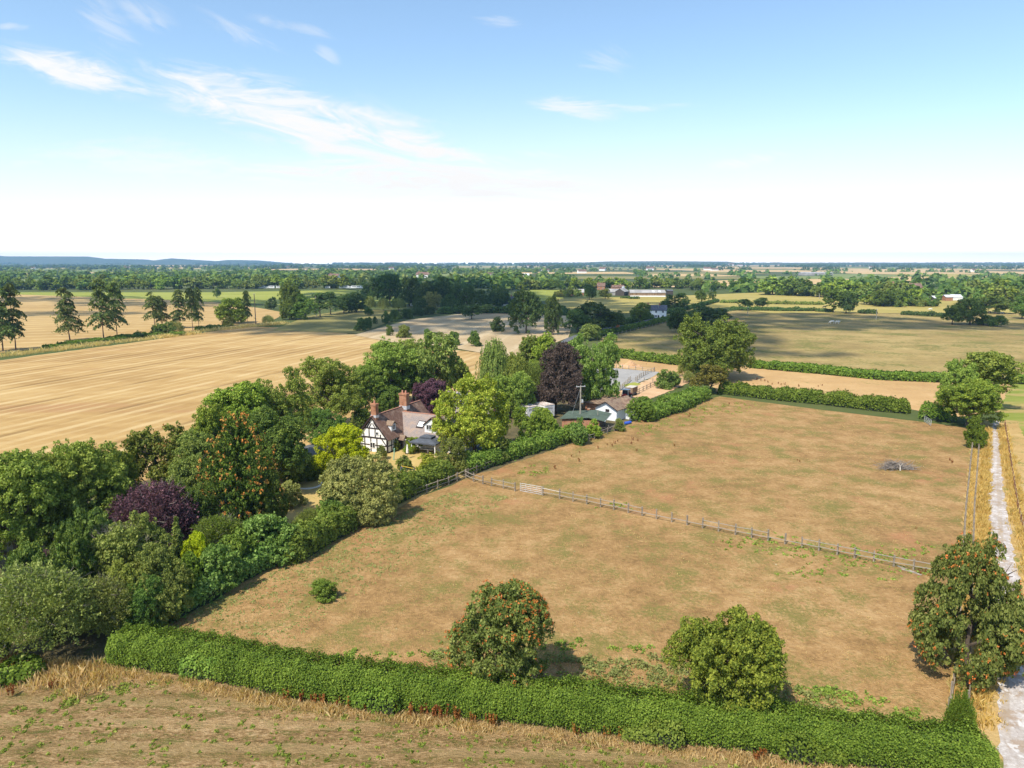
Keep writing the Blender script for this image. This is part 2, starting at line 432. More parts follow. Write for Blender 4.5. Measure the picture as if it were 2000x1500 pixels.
def hedge(name, pts, w, h, mat, label, leaf=.2, dens=2.6, seed=1, cat='hedge', shoots=.02, vary=.18, group=None, spx=1.0):
    """clipped or rough hedge along ground points; leaf faces over a dark twiggy core"""
    rng = np.random.default_rng(seed); P = [np.array([p.x, p.y]) for p in pts]
    seg = [np.linalg.norm(P[i + 1] - P[i]) for i in range(len(P) - 1)]; tot = sum(seg); cum = np.concatenate([[0], np.cumsum(seg)])
    P = np.array(P)
    def at(s):
        s = np.clip(s, 0, tot); i = np.clip(np.searchsorted(cum, s, 'right') - 1, 0, len(seg) - 1)
        t = (s - cum[i]) / np.array(seg)[i]; q = P[i] + (P[i + 1] - P[i]) * t.reshape(-1, 1)
        # direction blended across corners
        d = np.zeros_like(q)
        for ds in (-1.5, 0, 1.5):
            j = np.clip(np.searchsorted(cum, np.clip(s + ds, 0, tot), 'right') - 1, 0, len(seg) - 1)
            d += (P[j + 1] - P[j]) / np.array(seg)[j].reshape(-1, 1)
        d /= np.linalg.norm(d, axis=1, keepdims=True)
        return q, d
    ph = rng.uniform(0, 6.28, 8); fr = rng.uniform(.15, 1.6, 8)
    def mod(s): return 1 + vary * sum(sin_(fr[k] * s + ph[k]) for k in range(8)) / 4
    sin_ = np.sin
    area = tot * (2 * h + w); n = int(area * dens / (leaf * leaf * .75))
    s = rng.uniform(-.4 * w, tot + .4 * w, n); a = rng.uniform(0, pi, n)
    # superellipse section
    ca, sa = np.cos(a), np.sin(a); e = .55
    x = np.sign(ca) * np.abs(ca) ** e; z = np.abs(sa) ** e
    over = np.maximum(0, np.maximum(-s, s - tot)) / (.4 * w + 1e-6)
    k = np.sqrt(np.maximum(.03, 1 - over ** 2)); md = mod(s)
    lump = 1 + .10 * np.sin(s * 2.3 + a * 3 + ph[0]) * np.sin(s * .9 - a * 5 + ph[1]) + rng.normal(size=n) * .05
    depth = 1 - .22 * rng.random(n) ** 2
    q, d = at(s); nrm = np.stack([d[:, 1], -d[:, 0]], 1)
    off = x * w / 2 * k * md * lump * depth; zz = z * h * k * md * lump * depth + .05
    ss = np.where(s < 0, s, np.where(s > tot, s - tot, 0)).reshape(-1, 1)
    sh = rng.random(n) < shoots; zz = np.where(sh & (z > .8), zz + rng.random(n) * .22 * h, zz)
    c = np.concatenate([q + nrm * off.reshape(-1, 1) + d * ss, zz.reshape(-1, 1)], 1)
    nn = unit(np.concatenate([nrm * (x * .9).reshape(-1, 1), (z * .8).reshape(-1, 1)], 1) + rng.normal(size=(n, 3)) * .5)
    V = leaf_quads(rng, c, nn, leaf * rng.uniform(.6, 1.3, n))
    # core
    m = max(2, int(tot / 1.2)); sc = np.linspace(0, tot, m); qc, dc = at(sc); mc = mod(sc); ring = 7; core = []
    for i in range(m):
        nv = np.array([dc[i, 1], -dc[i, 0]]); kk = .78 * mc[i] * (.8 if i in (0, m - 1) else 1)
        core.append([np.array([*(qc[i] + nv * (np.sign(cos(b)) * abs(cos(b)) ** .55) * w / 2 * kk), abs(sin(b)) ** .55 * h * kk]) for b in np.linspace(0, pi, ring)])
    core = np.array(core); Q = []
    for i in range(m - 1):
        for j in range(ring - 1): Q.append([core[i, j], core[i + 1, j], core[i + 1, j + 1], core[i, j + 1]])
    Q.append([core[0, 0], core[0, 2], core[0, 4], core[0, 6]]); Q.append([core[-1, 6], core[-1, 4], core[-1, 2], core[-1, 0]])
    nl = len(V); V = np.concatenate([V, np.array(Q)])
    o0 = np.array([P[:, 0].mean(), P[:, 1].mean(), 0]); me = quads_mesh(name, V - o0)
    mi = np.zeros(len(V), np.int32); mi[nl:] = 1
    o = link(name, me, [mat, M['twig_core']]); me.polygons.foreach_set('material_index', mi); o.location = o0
    return tag(o, label, cat, group)

def blades(name, spots, mats, seed, kind='stuff', label=None):
    """standing grass: thin bent blades. spots = (x, y, radius, count, height)"""
    rng = np.random.default_rng(seed); C = []; Hh = []
    for (x, y, r, n, h) in spots:
        a = rng.uniform(0, 6.28, n); q = r * np.sqrt(rng.random(n)); C.append(np.stack([x + np.cos(a) * q, y + np.sin(a) * q, np.zeros(n)], 1)); Hh.append(h * rng.uniform(.5, 1.2, n))
    c = np.concatenate(C); h = np.concatenate(Hh).reshape(-1, 1); n = len(c)
    a = rng.uniform(0, 6.28, n); w = (.018 + .02 * rng.random(n)).reshape(-1, 1) * np.clip(h / .5, .6, 1.6); s = np.stack([np.cos(a), np.sin(a), np.zeros(n)], 1)
    b = rng.normal(size=(n, 3)) * .3; b[:, 2] = 0
    up = np.array([0, 0, 1.0])
    V = np.stack([c - s * w, c + s * w, c + s * w * .6 + up * h * .6 + b * h * .35, c + up * h + b * h], 1)
    V[:, 3] -= s * w * .2
    o = link(name, quads_mesh(name, V), mats)
    return tag(o, label, None, None, kind)
# ------------------------------------------------------------------ materials
M = {}
def ang(a, b, c, d):
    p = G(a, b); q = G(c, d); return pi / 2 + atan2(q.y - p.y, q.x - p.x)
M['branch'] = plain('grey_branch', (.27, .23, .195), .9, .5, 3, col2=(.12, .10, .085))
M['bark'] = plain('bark', (.13, .10, .075), .9, .5, 2.5)
M['pine_bark'] = plain('pine_bark', (.16, .085, .06), .9, .5, 2.5)
M['pale_bark'] = plain('pale_bark', (.34, .30, .24), .9, .4, 3)
M['dead_wood'] = plain('dead_wood', (.42, .37, .31), .85, .5, 2)
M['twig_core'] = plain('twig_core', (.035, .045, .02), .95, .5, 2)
M['berry'] = plain('berry', (.52, .12, .025), .5, .3, 5, col2=(.42, .17, .03))
M['rust_tip'] = plain('rust_tip', (.46, .16, .03), .8, .4, 5, col2=(.34, .20, .04))
fo = foliage
oakg = fo('oak_leaf', (0.094, 0.146, 0.022), (0.195, 0.264, 0.034), (0.374, 0.425, 0.060))
oaky = fo('oak_leaf_olive', (.075, .12, .022), (.16, .22, .035), (.29, .345, .065))
ashg = fo('ash_leaf', (0.103, 0.150, 0.026), (0.214, 0.278, 0.046), (0.396, 0.450, 0.090))
dark = fo('dark_leaf', (0.052, 0.099, 0.023), (0.118, 0.186, 0.035), (0.249, 0.313, 0.056))
darkb = fo('far_dark_leaf', (0.043, 0.085, 0.026), (0.085, 0.140, 0.039), (0.156, 0.209, 0.054))
midg = fo('mid_leaf', (0.090, 0.130, 0.030), (0.195, 0.245, 0.052), (0.375, 0.403, 0.098))
grey = fo('grey_leaf', (0.138, 0.167, 0.051), (0.299, 0.323, 0.095), (0.573, 0.568, 0.175))
willow = fo('willow_leaf', (0.106, 0.131, 0.030), (0.219, 0.244, 0.060), (0.388, 0.400, 0.120))
olive = fo('olive_leaf', (.10, .11, .02), (.22, .21, .04), (.36, .33, .07))
gold = fo('golden_leaf', (.17, .23, .008), (.38, .46, .014), (.62, .64, .03))
lime = fo('lime_leaf', (.115, .19, .02), (.235, .34, .035), (.42, .50, .08))
vari = fo('variegated_leaf', (.085, .15, .024), (.18, .275, .045), (.36, .45, .13))
goldg = fo('gold_green_leaf', (.12, .16, .016), (.275, .31, .03), (.51, .50, .075), odd=(.45, .33, .05), oddp=.04)
purple = fo('purple_leaf', (0.055, 0.025, 0.040), (0.122, 0.058, 0.078), (0.245, 0.124, 0.152), .2)
copper = fo('copper_leaf', (.04, .028, .022), (.09, .064, .05), (.18, .13, .105), .2)
laur = fo('laurel_leaf', (0.068, 0.122, 0.024), (0.150, 0.238, 0.042), (0.345, 0.446, 0.121))
hedg = fo('hedge_leaf', (0.058, 0.101, 0.012), (0.127, 0.191, 0.021), (0.238, 0.312, 0.043))
hedgl = fo('light_hedge_leaf', (0.077, 0.134, 0.019), (0.169, 0.246, 0.036), (0.300, 0.372, 0.065))
rown = fo('rowan_leaf', (.07, .098, .022), (.15, .18, .038), (.27, .28, .075))
pineg = fo('pine_needle', (0.046, 0.076, 0.023), (0.103, 0.143, 0.036), (0.209, 0.241, 0.059))
puzz = fo('puzzle_leaf', (0.030, 0.057, 0.009), (0.083, 0.131, 0.018), (0.179, 0.235, 0.034), .1)
weed = fo('weed_leaf', (0.102, 0.156, 0.021), (0.204, 0.276, 0.040), (0.348, 0.408, 0.081))
pale_weed = fo('pale_weed_leaf', (.13, .16, .045), (.24, .27, .08), (.36, .37, .13))
dryg = fo('dry_grass_blade', (.45, .31, .13), (.66, .48, .21), (.80, .64, .34), .4)
goldgrass = fo('golden_grass_blade', (.46, .31, .085), (.66, .46, .14), (.80, .61, .25), .4)
rustp = fo('dock_seed', (.14, .05, .015), (.26, .095, .025), (.40, .17, .05), .2)
ochre = fo('autumn_leaf', (.075, .12, .022), (.165, .21, .035), (.29, .30, .065), odd=(.36, .19, .04), oddp=.07)

DRY = ((.235, .138, .053), (.365, .215, .086), (.475, .30, .134))
M['paddock'] = ground_mat('dry_paddock', *DRY, s=(.05, .42, 2.0), w=(.28, .36, .36), green=(.21, .175, .05), gp=(.47, .62), gs=.2,
                          bare=(.40, .195, .09), bp=(.58, .68), bsc=.11, speck=((.50, .40, .24), 1.4, .72), bump=1, bd=.2, contrast=(.40, .60))
M['front'] = ground_mat('weedy_stubble', (.17, .108, .042), (.33, .203, .09), (.49, .335, .17), s=(.08, 1.0, 4.5), w=(.2, .3, .5), green=(.12, .12, .026),
                        gp=(.50, .60), gs=.9, bump=1.0, bd=.2, rz=radians(14), stretch=(.55, 1.4, 1), contrast=(.42, .58), speck=((.10, .15, .02), 2.2, .68),
                        stripes=((ang(0, 1470, 1000, 1490), 2.4, .4, (.50, .34, .17), .55), (ang(0, 1470, 1000, 1490), 5.5, .35, (.20, .15, .05), .7)))
sa = ang(0, 850, 700, 690)
STUB = ((.305, .183, .066), (.395, .25, .095), (.475, .325, .138))
M['stubble'] = ground_mat('stubble', *STUB, s=(.02, .12, 1.2), w=(.45, .35, .2), bare=(.36, .20, .09), bp=(.56, .68), bsc=.025, rz=-sa + pi / 2, stretch=(.35, 1.6, 1), contrast=(.38, .62),
                          stripes=((sa, 12.0, .6, (.55, .41, .21), .86), (sa, 24.0, .7, (.21, .125, .045), .972), (sa, 4.0, .45, (.52, .375, .175), .66)), bump=.5)
M['stubble_far'] = ground_mat('far_stubble', (.31, .195, .07), (.40, .26, .10), (.48, .335, .145), s=(.008, .05, .4), rz=.1, stretch=(.25, 1.8, 1),
                              stripes=((ang(0, 640, 400, 630), 14.0, .4, (.62, .48, .25), .7),), bump=.3)
M['stubble_grey'] = ground_mat('grey_stubble', (.33, .235, .125), (.42, .31, .175), (.50, .385, .23), s=(.02, .1, .9), bump=.3,
                               stripes=((ang(880, 660, 985, 620), 11.0, .5, (.55, .44, .28), .7), (ang(880, 660, 985, 620), 27.0, .4, (.26, .18, .09), .9)))
M['pasture'] = ground_mat('pasture', (.20, .145, .052), (.30, .215, .08), (.40, .295, .12), s=(.018, .1, .7), w=(.4, .35, .25), green=(.16, .15, .04), gp=(.48, .6), gs=.06,
                          stretch=(.8, 1, 1), contrast=(.38, .62), bump=.6, bd=.15)
M['pasture_dry'] = ground_mat('dry_pasture', (.36, .215, .09), (.45, .285, .125), (.54, .36, .175), s=(.03, .15, 1.2), green=(.24, .20, .06), gp=(.55, .66), gs=.07, bare=(.48, .25, .12), bump=.5)
M['green_field'] = ground_mat('green_field', (.19, .215, .035), (.26, .275, .05), (.35, .34, .085), s=(.012, .06, .5), stretch=(.4, 1.5, 1), bump=.4)
M['dull_field'] = ground_mat('dull_grass', (.17, .155, .05), (.225, .195, .065), (.29, .24, .09), s=(.02, .1, .6), bump=.4)
M['mown'] = ground_mat('mown_grass', (.14, .17, .025), (.20, .23, .04), (.29, .27, .075), s=(.06, .4, 2.0), bare=(.40, .27, .11), bp=(.52, .62), bsc=.12,
                       rz=-ang(1960, 800, 2000, 900) + pi / 2, stretch=(.15, 1, 1), bump=.6)
M['yellow_field'] = ground_mat('yellow_grass', (.27, .215, .06), (.35, .28, .08), (.44, .355, .12), s=(.01, .05, .4), green=(.28, .27, .06), gs=.02, bump=.3)
M['pale_stubble'] = ground_mat('pale_stubble', (.42, .28, .12), (.51, .355, .165), (.60, .44, .23), s=(.006, .03, .3), stretch=(.4, 1.4, 1), bump=.2)
M['far_green'] = ground_mat('far_grass', (.13, .165, .045), (.19, .22, .07), (.25, .27, .09), s=(.006, .03, .3), bump=.2)
M['far_brown'] = ground_mat('far_brown_grass', (.32, .235, .10), (.40, .30, .14), (.47, .36, .18), s=(.006, .03, .3), bump=.2)
M['floor'] = ground_mat('country_floor', (.05, .075, .022), (.08, .10, .03), (.13, .13, .045), s=(.003, .02, .3), w=(.5, .3, .2), bump=.4)
M['lawn'] = ground_mat('dry_lawn', (.38, .27, .095), (.47, .335, .125), (.55, .41, .17), s=(.08, .4, 2), green=(.25, .24, .06), gs=.2, bump=.5)
M['verge'] = ground_mat('dry_verge', (.36, .23, .08), (.47, .31, .12), (.58, .42, .19), s=(.1, .6, 3), green=(.17, .19, .04), gp=(.52, .62), gs=.22, bump=.9, bd=.15)
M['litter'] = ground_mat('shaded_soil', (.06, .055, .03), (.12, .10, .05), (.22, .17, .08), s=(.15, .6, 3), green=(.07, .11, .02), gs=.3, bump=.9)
M['gravel'] = ground_mat('white_stone_track', (.34, .275, .22), (.48, .425, .385), (.64, .595, .56), s=(.15, .9, 5), w=(.3, .35, .35), bare=(.36, .255, .17), bp=(.5, .6), bsc=.45,
                         bump=1, bd=.08, contrast=(.38, .6),
                         stripes=((ang(1945, 1000, 1949, 1290), 1.55, .6, (.38, .29, .20), .62),), speck=((.66, .63, .60), 1.3, .6))
M['asphalt'] = ground_mat('asphalt', (.09, .095, .10), (.125, .128, .13), (.17, .17, .168), s=(.05, .4, 4), bump=.3, bd=.02)
M['sand_grey'] = ground_mat('arena_sand', (.25, .235, .22), (.32, .305, .285), (.40, .38, .355), s=(.06, .4, 3), bump=.5)
M['dirt'] = ground_mat('yard_dirt', (.42, .25, .13), (.53, .34, .19), (.63, .45, .27), s=(.08, .4, 3), bump=.6)
M['spoil'] = ground_mat('heap_soil', (.45, .25, .12), (.56, .34, .18), (.64, .43, .25), s=(.15, .7, 3), bump=1, bd=.2)

# ------------------------------------------------------------------ the ground and what lies flat on it
LV = [0]
RAGGED = {'track': (.8, .22), 'dry_strip': (2, .5), 'mown_field': (1.5, .35), 'garden_lawn': (1, .3), 'woodland_floor': (1.5, .4), 'yard': (1, .3), 'grass_patch': (.6, .2), 'stubble_field': (3, .6), 'track_verge': (1.2, .3), 'pasture': (3, .6), 'weedy_field': (1, .25), 'riding_arena': (2, .15)}
def sheet(name, px, mat, dz=None, label=None, world=None):
    LV[0] += 1; z = dz if dz is not None else .004 * LV[0]
    pts = [(p.x, p.y) for p in (G(u, v) for u, v in px)] if world is None else world
    if name in RAGGED:                    # natural edges wander
        rj = random.Random(len(pts)); q = []
        for (a, b_) in zip(pts, pts[1:] + pts[:1]):
            l = sqrt((a[0] - b_[0]) ** 2 + (a[1] - b_[1]) ** 2); k = min(160, max(1, int(l / RAGGED[name][0])))
            for i in range(k):
                j = RAGGED[name][1] * min(1, l / k) ; q.append((a[0] + (b_[0] - a[0]) * i / k + rj.uniform(-j, j), a[1] + (b_[1] - a[1]) * i / k + rj.uniform(-j, j)))
        pts = q
    mb = MB(); o = np.array(pts).mean(0); mb.poly([(x - o[0], y - o[1], 0) for x, y in pts])
    ob = mb.build(name, M[mat]); ob.location = (o[0], o[1], z)
    if sum((pts[i][0] * pts[(i + 1) % len(pts)][1] - pts[(i + 1) % len(pts)][0] * pts[i][1]) for i in range(len(pts))) < 0: ob.data.flip_normals()
    return tag(ob, label or name.replace('_', ' '), None, None, 'structure')

mb = MB(); mb.poly([(-12000, -400, 0), (12000, -400, 0), (12000, 10500, 0), (-12000, 10500, 0)])
tag(mb.build('ground', M['floor']), 'open country floor of rough grass reaching to the horizon', None, None, 'structure')
# middle distance fields (far ones first, each sheet a little above the one below)
FARF = [
 ('pale_stubble', [(1040, 556), (1180, 552), (1300, 553), (1420, 556), (1500, 560), (1340, 562), (1190, 561), (1060, 560)]),
 ('pale_stubble', [(1300, 552), (1420, 548), (1500, 546), (1500, 560), (1420, 558), (1290, 558)]),
 ('pale_stubble', [(1500, 547), (1650, 545), (1730, 553), (1790, 559), (1600, 556), (1500, 553)]),
 ('pale_stubble', [(1725, 542), (1905, 543), (1900, 549), (1780, 550), (1728, 548)]),
 ('pale_stubble', [(1728, 550), (1775, 552), (1795, 560), (1770, 561)]),
 ('far_green', [(1785, 552), (1900, 549), (1960, 555), (1880, 562), (1800, 560)]),
 ('far_brown', [(1790, 575), (1890, 573), (1890, 581), (1795, 580)]),
 ('pale_stubble', [(870, 546), (945, 548), (938, 555), (880, 552)]), ('pale_stubble', [(960, 549), (1040, 549), (1020, 553), (955, 553)]),
]
for i, (k, px) in enumerate(FARF):
    sheet('distant_field', px, k, .6 + .06 * i, 'far ' + k.replace('_', ' ') + ' field among distant trees')
# patchwork of far fields in rows, and where the hedgerow trees between them stand
rgf = random.Random(31); HEDGEROW = []
ROWS = [1130, 1330, 1580, 1880, 2250, 2700, 3300, 4050, 5000, 6300]
for i in range(len(ROWS) - 1):
    d0, d1 = ROWS[i], ROWS[i + 1]; x = -d1 * .85
    while x < d1 * .85:
        w = rgf.uniform(.09, .26) * d0; right = x > -.02 * d0; skew = rgf.uniform(-.12, .12) * w; sk2 = rgf.uniform(-.12, .12) * w
        if rgf.random() < (.86 if right else .5) and not (i == 0 and -.06 * d0 < x < .3 * d0):
            k = rgf.choice(['pale_stubble', 'pale_stubble', 'far_brown', 'yellow_field', 'far_green', 'far_green', 'dull_field'] if right else ['far_green', 'far_brown', 'pale_stubble', 'dull_field', 'far_green'])
            jj = lambda: rgf.uniform(-.05, .05) * (d1 - d0)
            sheet('distant_field', None, k, .35 + .02 * i, 'far ' + M[k].name.replace('_', ' ') + ' field in the patchwork plain', world=[(x, d0 + jj()), (x + w, d0 + jj()), (x + w * 1.0 + sk2, d1 + jj()), (x + skew, d1 + jj())])
        HEDGEROW.append((x, d0, x + w, d0, right)); HEDGEROW.append((x, d0, x + skew, d1, right)); x += w
b = .1
sheet('green_field', [(-260, 571), (420, 571), (700, 566), (880, 556), (900, 590), (640, 600), (470, 592), (330, 586), (0, 575), (-260, 574)], 'green_field', b)
sheet('green_field', [(985, 574), (1040, 566), (1100, 566), (1100, 586), (985, 592)], 'green_field', b + .03)
sheet('yellow_pasture', [(1075, 584), (1320, 578), (1500, 571), (1600, 574), (1640, 590), (1640, 600), (1420, 600), (1300, 612), (1100, 612)], 'yellow_field', b + .06)
sheet('meadow', [(1600, 584), (1860, 582), (2050, 584), (2060, 612), (1500, 612), (1440, 604)], 'yellow_field', b + .09)
sheet('far_stubble_field', [(-300, 574), (0, 574), (300, 585), (440, 592), (520, 604), (560, 612), (520, 632), (300, 655), (0, 690), (-400, 740)], 'stubble_far', b + .02)
sheet('grass_field', [(530, 646), (600, 618), (690, 604), (760, 606), (790, 618), (700, 652), (600, 648)], 'dull_field', b + .05)
sheet('grey_stubble_field', [(690, 655), (800, 625), (930, 610), (1125, 612), (1110, 660), (1010, 700), (940, 690), (860, 676), (770, 670)], 'stubble_grey', b + .08)
sheet('stubble_field', [(-500, 790), (-200, 742), (0, 704), (300, 664), (480, 638), (560, 640), (700, 654), (780, 672), (860, 680), (960, 692), (1000, 715), (960, 800), (700, 860), (500, 900), (0, 990), (-500, 1080)], 'stubble', .06)
sheet('pasture', [(1170, 662), (1300, 630), (1440, 606), (1640, 608), (2200, 612), (2300, 745), (1860, 738), (1480, 713), (1330, 706), (1190, 696)], 'pasture', .03)
sheet('dry_strip', [(1200, 700), (1340, 708), (1480, 716), (1850, 742), (1990, 752), (1990, 800), (1880, 815), (1600, 775), (1400, 765), (1380, 745), (1200, 735)], 'pasture_dry', .05)
sheet('mown_field', [(1978, 750), (2400, 765), (2600, 1000), (2400, 1400), (2100, 1400), (2010, 1050), (1965, 850), (1952, 790)], 'mown', .058)
sheet('garden_lawn', [(560, 905), (680, 870), (800, 850), (900, 870), (905, 930), (780, 990), (600, 1080), (500, 1060)], 'lawn', .05)
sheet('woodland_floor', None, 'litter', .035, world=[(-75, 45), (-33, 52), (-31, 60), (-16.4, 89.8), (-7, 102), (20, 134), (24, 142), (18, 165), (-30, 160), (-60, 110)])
pad = [(-33.5, 55.0), (-30.6, 60.5), (-24.6, 74.2), (-16.0, 90.0), (-8.9, 98.7), (-6.5, 103.2), (.5, 113.7), (21, 134), (26, 143.5), (44, 163), (50, 168), (67, 153), (85, 139), (89.6, 134), (58.8, 88), (35.4, 52), (29.7, 43.8), (28.5, 40.5), (16, 43), (-16, 49)]
sheet('paddock', None, 'paddock', .02, world=pad)
sheet('weedy_field', None, 'front', .025, world=[(-80, 64), (-44, 58), (-33, 54.5), (-16, 49.3), (0, 46.4), (28, 41), (31, 40.4), (34, 38), (34, -20), (-80, -20)])
sheet('track_verge', None, 'verge', .06, world=[(24, 14), (28.4, 36), (29.2, 43.4), (35.2, 52), (58.6, 88), (89.2, 134), (95, 143), (103, 141), (74, 95), (46, 50), (40.5, 36), (31, 14)])
sheet('track', [(1940, 822), (1952, 822), (1952, 870), (1954, 900), (1960, 960), (1968, 1000), (1982, 1090), (2000, 1180), (2040, 1300), (2080, 1420), (2120, 1560), (2700, 2900), (2010, 2900), (1960, 1560), (1950, 1450), (1946, 1350), (1948, 1290), (1950, 1200), (1942, 1100), (1934, 1020), (1927, 960), (1928, 900), (1934, 850)], 'gravel', .08)
sheet('lane', [(-260, 1330), (-40, 1278), (20, 1262), (18, 1244), (-40, 1240), (-260, 1230)], 'asphalt', .07)
sheet('lane', [(1095, 676), (1125, 660), (1160, 650), (1218, 641.5), (1262, 632), (1300, 622), (1300, 617), (1275, 617), (1262, 624), (1225, 635), (1150, 645.5), (1105, 662), (1085, 676)], 'asphalt', .2)
sheet('riding_arena', [(1100, 722), (1205, 720), (1288, 727), (1278, 735), (1208, 764), (1120, 772)], 'sand_grey', .09)
sheet('yard', [(1205, 766), (1283, 735), (1300, 726), (1340, 735), (1345, 748), (1300, 768), (1240, 790), (1180, 795), (1130, 800), (1100, 790)], 'dirt', .075)
sheet('grass_patch', [(1216, 752), (1240, 747), (1252, 751), (1225, 760)], 'green_field', .095)
sheet('driveway', [(560, 880), (610, 868), (700, 850), (720, 860), (690, 880), (600, 890)], 'asphalt', .085)

def ridge(name, prof, y0, dy, mat, label):
    """far hills: a real ridge with a foot in front and behind"""
    mb = MB(); pr = [];
    for i in range(len(prof) - 1):
        (u, v), (u2, v2) = prof[i], prof[i + 1]; k = max(1, int(abs(u2 - u) / 14))
        for j in range(k): pr.append((u + (u2 - u) * j / k, v + (v2 - v) * j / k))
    pr.append(prof[-1]); rows = []
    rg = random.Random(4)
    for (fr, hf) in ((-.5, 0), (-.3, .45), (-.12, .85), (0, 1), (.3, .7), (1, 0)):
        row = []
        for (u, v) in pr:
            Y = y0 + dy * fr; h = max(2, zat(y0, v)); x = ray(u, 514).x / CP * y0
            row.append((x * (1 + .0 * fr), Y + rg.uniform(-.04, .04) * dy, h * hf * (rg.uniform(.9, 1.05) if 0 < hf < 1 else 1) - (4 if hf == 0 else 0)))
        rows.append(row)
    n = len(pr); vs = [p for r in rows for p in r]
    mb.add(vs, [(i * n + k, i * n + k + 1, (i + 1) * n + k + 1, (i + 1) * n + k) for i in range(len(rows) - 1) for k in range(n - 1)])
    o = mb.build(name, mat)
    for p in o.data.polygons: p.use_smooth = True
    return tag(o, label, None, None, 'structure')
M['hill'] = ground_mat('hill_moor', (.05, .075, .03), (.08, .10, .04), (.14, .14, .06), s=(.0006, .004, .02), bump=.2)
ridge('hills', [(-420, 506), (-200, 498), (-60, 492), (0, 496), (35, 500.5), (200, 501), (222, 505), (300, 506.5), (325, 510), (352, 504.5), (440, 510), (462, 507.5), (522, 508.5), (540, 515.5)], 9000, 1500, M['hill'], 'long blue moorland hills on the left skyline')
ridge('hills', [(1020, 517), (1090, 514.5), (1180, 510.5), (1290, 510), (1410, 511), (1425, 514), (1500, 516)], 7500, 1000, M['hill'], 'low wooded ridge on the skyline right of centre')
ridge('hills', [(1420, 516), (1500, 513), (1650, 513), (1830, 513), (2000, 514.5), (2300, 514)], 7000, 900, M['hill'], 'low dark ridge along the right skyline')
ridge('hills', [(-300, 517), (0, 515), (300, 516), (640, 516), (900, 517), (1100, 517)], 6600, 800, M['hill'], 'low dark tree covered rise along the left horizon')
# ------------------------------------------------------------------ trees near the viewer and round the garden
T = tree
# field edge trees in front
T('rowan_tree', 'oakhi#1', 985, 1354, 1140, 190, rown, 'orange berried rowan tree left of the round oak on the near hedge', cb=.1, berries=900, tk='t2')
T('oak_tree', 'oakhi#2', 1412, 1402, 1203, 222, oakg, 'round bright green oak tree growing out of the near hedge', cb=.1, tk='t3')
T('rowan_tree', 'rowanhi#21', 1868, 1322, 1048, 205, rown, 'tall orange berried rowan tree beside the white stone track', cb=.02, berries=500, tk='t4', P=G(1872, 1318) + Vector((.6, .2, 0)))
T('shrub', 'sprighi#14', 1868, 1462, 1345, 66, hedg, 'small upright green bush at the track end of the near hedge', 'shrub', tk=None)
T('oak_tree', 'oakhi#4', 1390, 740, 617, 150, oaky, 'huge rounded yellow green oak tree beyond the stable yard', cb=.04, tk='t5')
T('sycamore_tree', 'oakhi#5', 1888, 832, 738, 112, oakg, 'dense dark sycamore tree at the far end of the white track', cb=.12, tk='t2')
T('ash_tree', 'ash#1', 1922, 800, 686, 110, ashg, 'open crowned ash tree with bare limbs showing behind the sycamore', cb=.2, tk='t3')
T('ash_tree', 'ash#2', 1868, 806, 704, 66, ashg, 'narrow loose ash tree at the left side of the dark sycamore', cb=.15, tk='t1')
T('shrub', 'shrub#3', 1904, 876, 812, 36, hedg, 'tall ivy green column bush on the fence below the sycamore', 'shrub', tk=None)
# left edge thicket
T('ash_tree', 'ashhi#1', 38, 1150, 884, 180, ashg, 'dark green ash tree at the left photo edge above the plum bush', tk='t1')
T('ash_tree', 'ashhi#2', 168, 1085, 858, 190, ashg, 'bright green ash tree against the stubble near the left edge', tk='t2')
T('ash_tree', 'ashhi#3', -60, 1110, 880, 190, ashg, 'ash tree cut off by the left edge of the photo', tk='t3')
T('maple_tree', 'oak#6', 312, 985, 836, 128, ochre, 'rounded maple tree with browning leaf clusters above the purple plum', tk='t4')
T('maple_tree', 'oakhi#7', 395, 1000, 845, 110, midg, 'mid green maple tree between the browning maple and the monkey puzzle', tk='t5')
T('laurel_shrub', 'laurelhi#2', 176, 1140, 985, 110, laur, 'glossy dark evergreen shrub left of the purple plum tree', 'shrub', tk=None)
T('plum_tree', 'sprighi#1', 305, 1090, 936, 205, purple, 'wide feathery purple leaved plum tree beside the monkey puzzle', cb=.1, tk='t2', dr=.8, twigs=2)
T('plum_tree', 'sprig#2', 95, 1175, 1072, 110, purple, 'small thin purple leaved plum by the left edge', cb=.1, tk='t3', dr=.8, twigs=3)
T('cherry_tree', 'shrubhi#4', 255, 1175, 1012, 165, midg, 'grey green bushy cherry tree in front of the purple plum', tk=None, twigs=2)
T('willow_shrub', 'sprighi#3', 85, 1290, 1098, 215, willow, 'big straggling yellow green willow bush in the bottom left thicket', 'shrub', tk=None, twigs=3, dr=.85)
T('willow_shrub', 'sprighi#4', 215, 1245, 1120, 130, willow, 'olive twiggy willow bush at the corner of hedge and paddock', 'shrub', tk=None, twigs=2)
T('elder_shrub', 'shrubhi#5', 310, 1215, 1075, 120, midg, 'leafy green elder bush over the first posts of the garden fence', 'shrub', tk=None)
T('elder_shrub', 'shrubhi#6', -25, 1300, 1185, 100, dark, 'dark green bush at the lower left edge beside the lane', 'shrub', tk=None)
T('elder_shrub', 'shrubhi#16', 285, 1235, 1130, 90, dark, 'dark shaded bush between the willow and the garden fence corner', 'shrub', tk=None)
T('cypress_tree', 'cone#1', 352, 1120, 1012, 46, midg, 'small spire shaped green cypress in front of the purple plum', cb=.02, tk='pine1')
T('cypress_tree', 'shrubhi#7', 392, 1135, 1038, 62, gold, 'yellow green golden cypress bush in the fence side thicket', 'shrub', tk=None)
T('weeping_shrub', 'sprighi#5', 432, 1090, 1002, 118, hedgl, 'arching light green shrub below the monkey puzzle', 'shrub', tk=None, twigs=1, dr=.8)
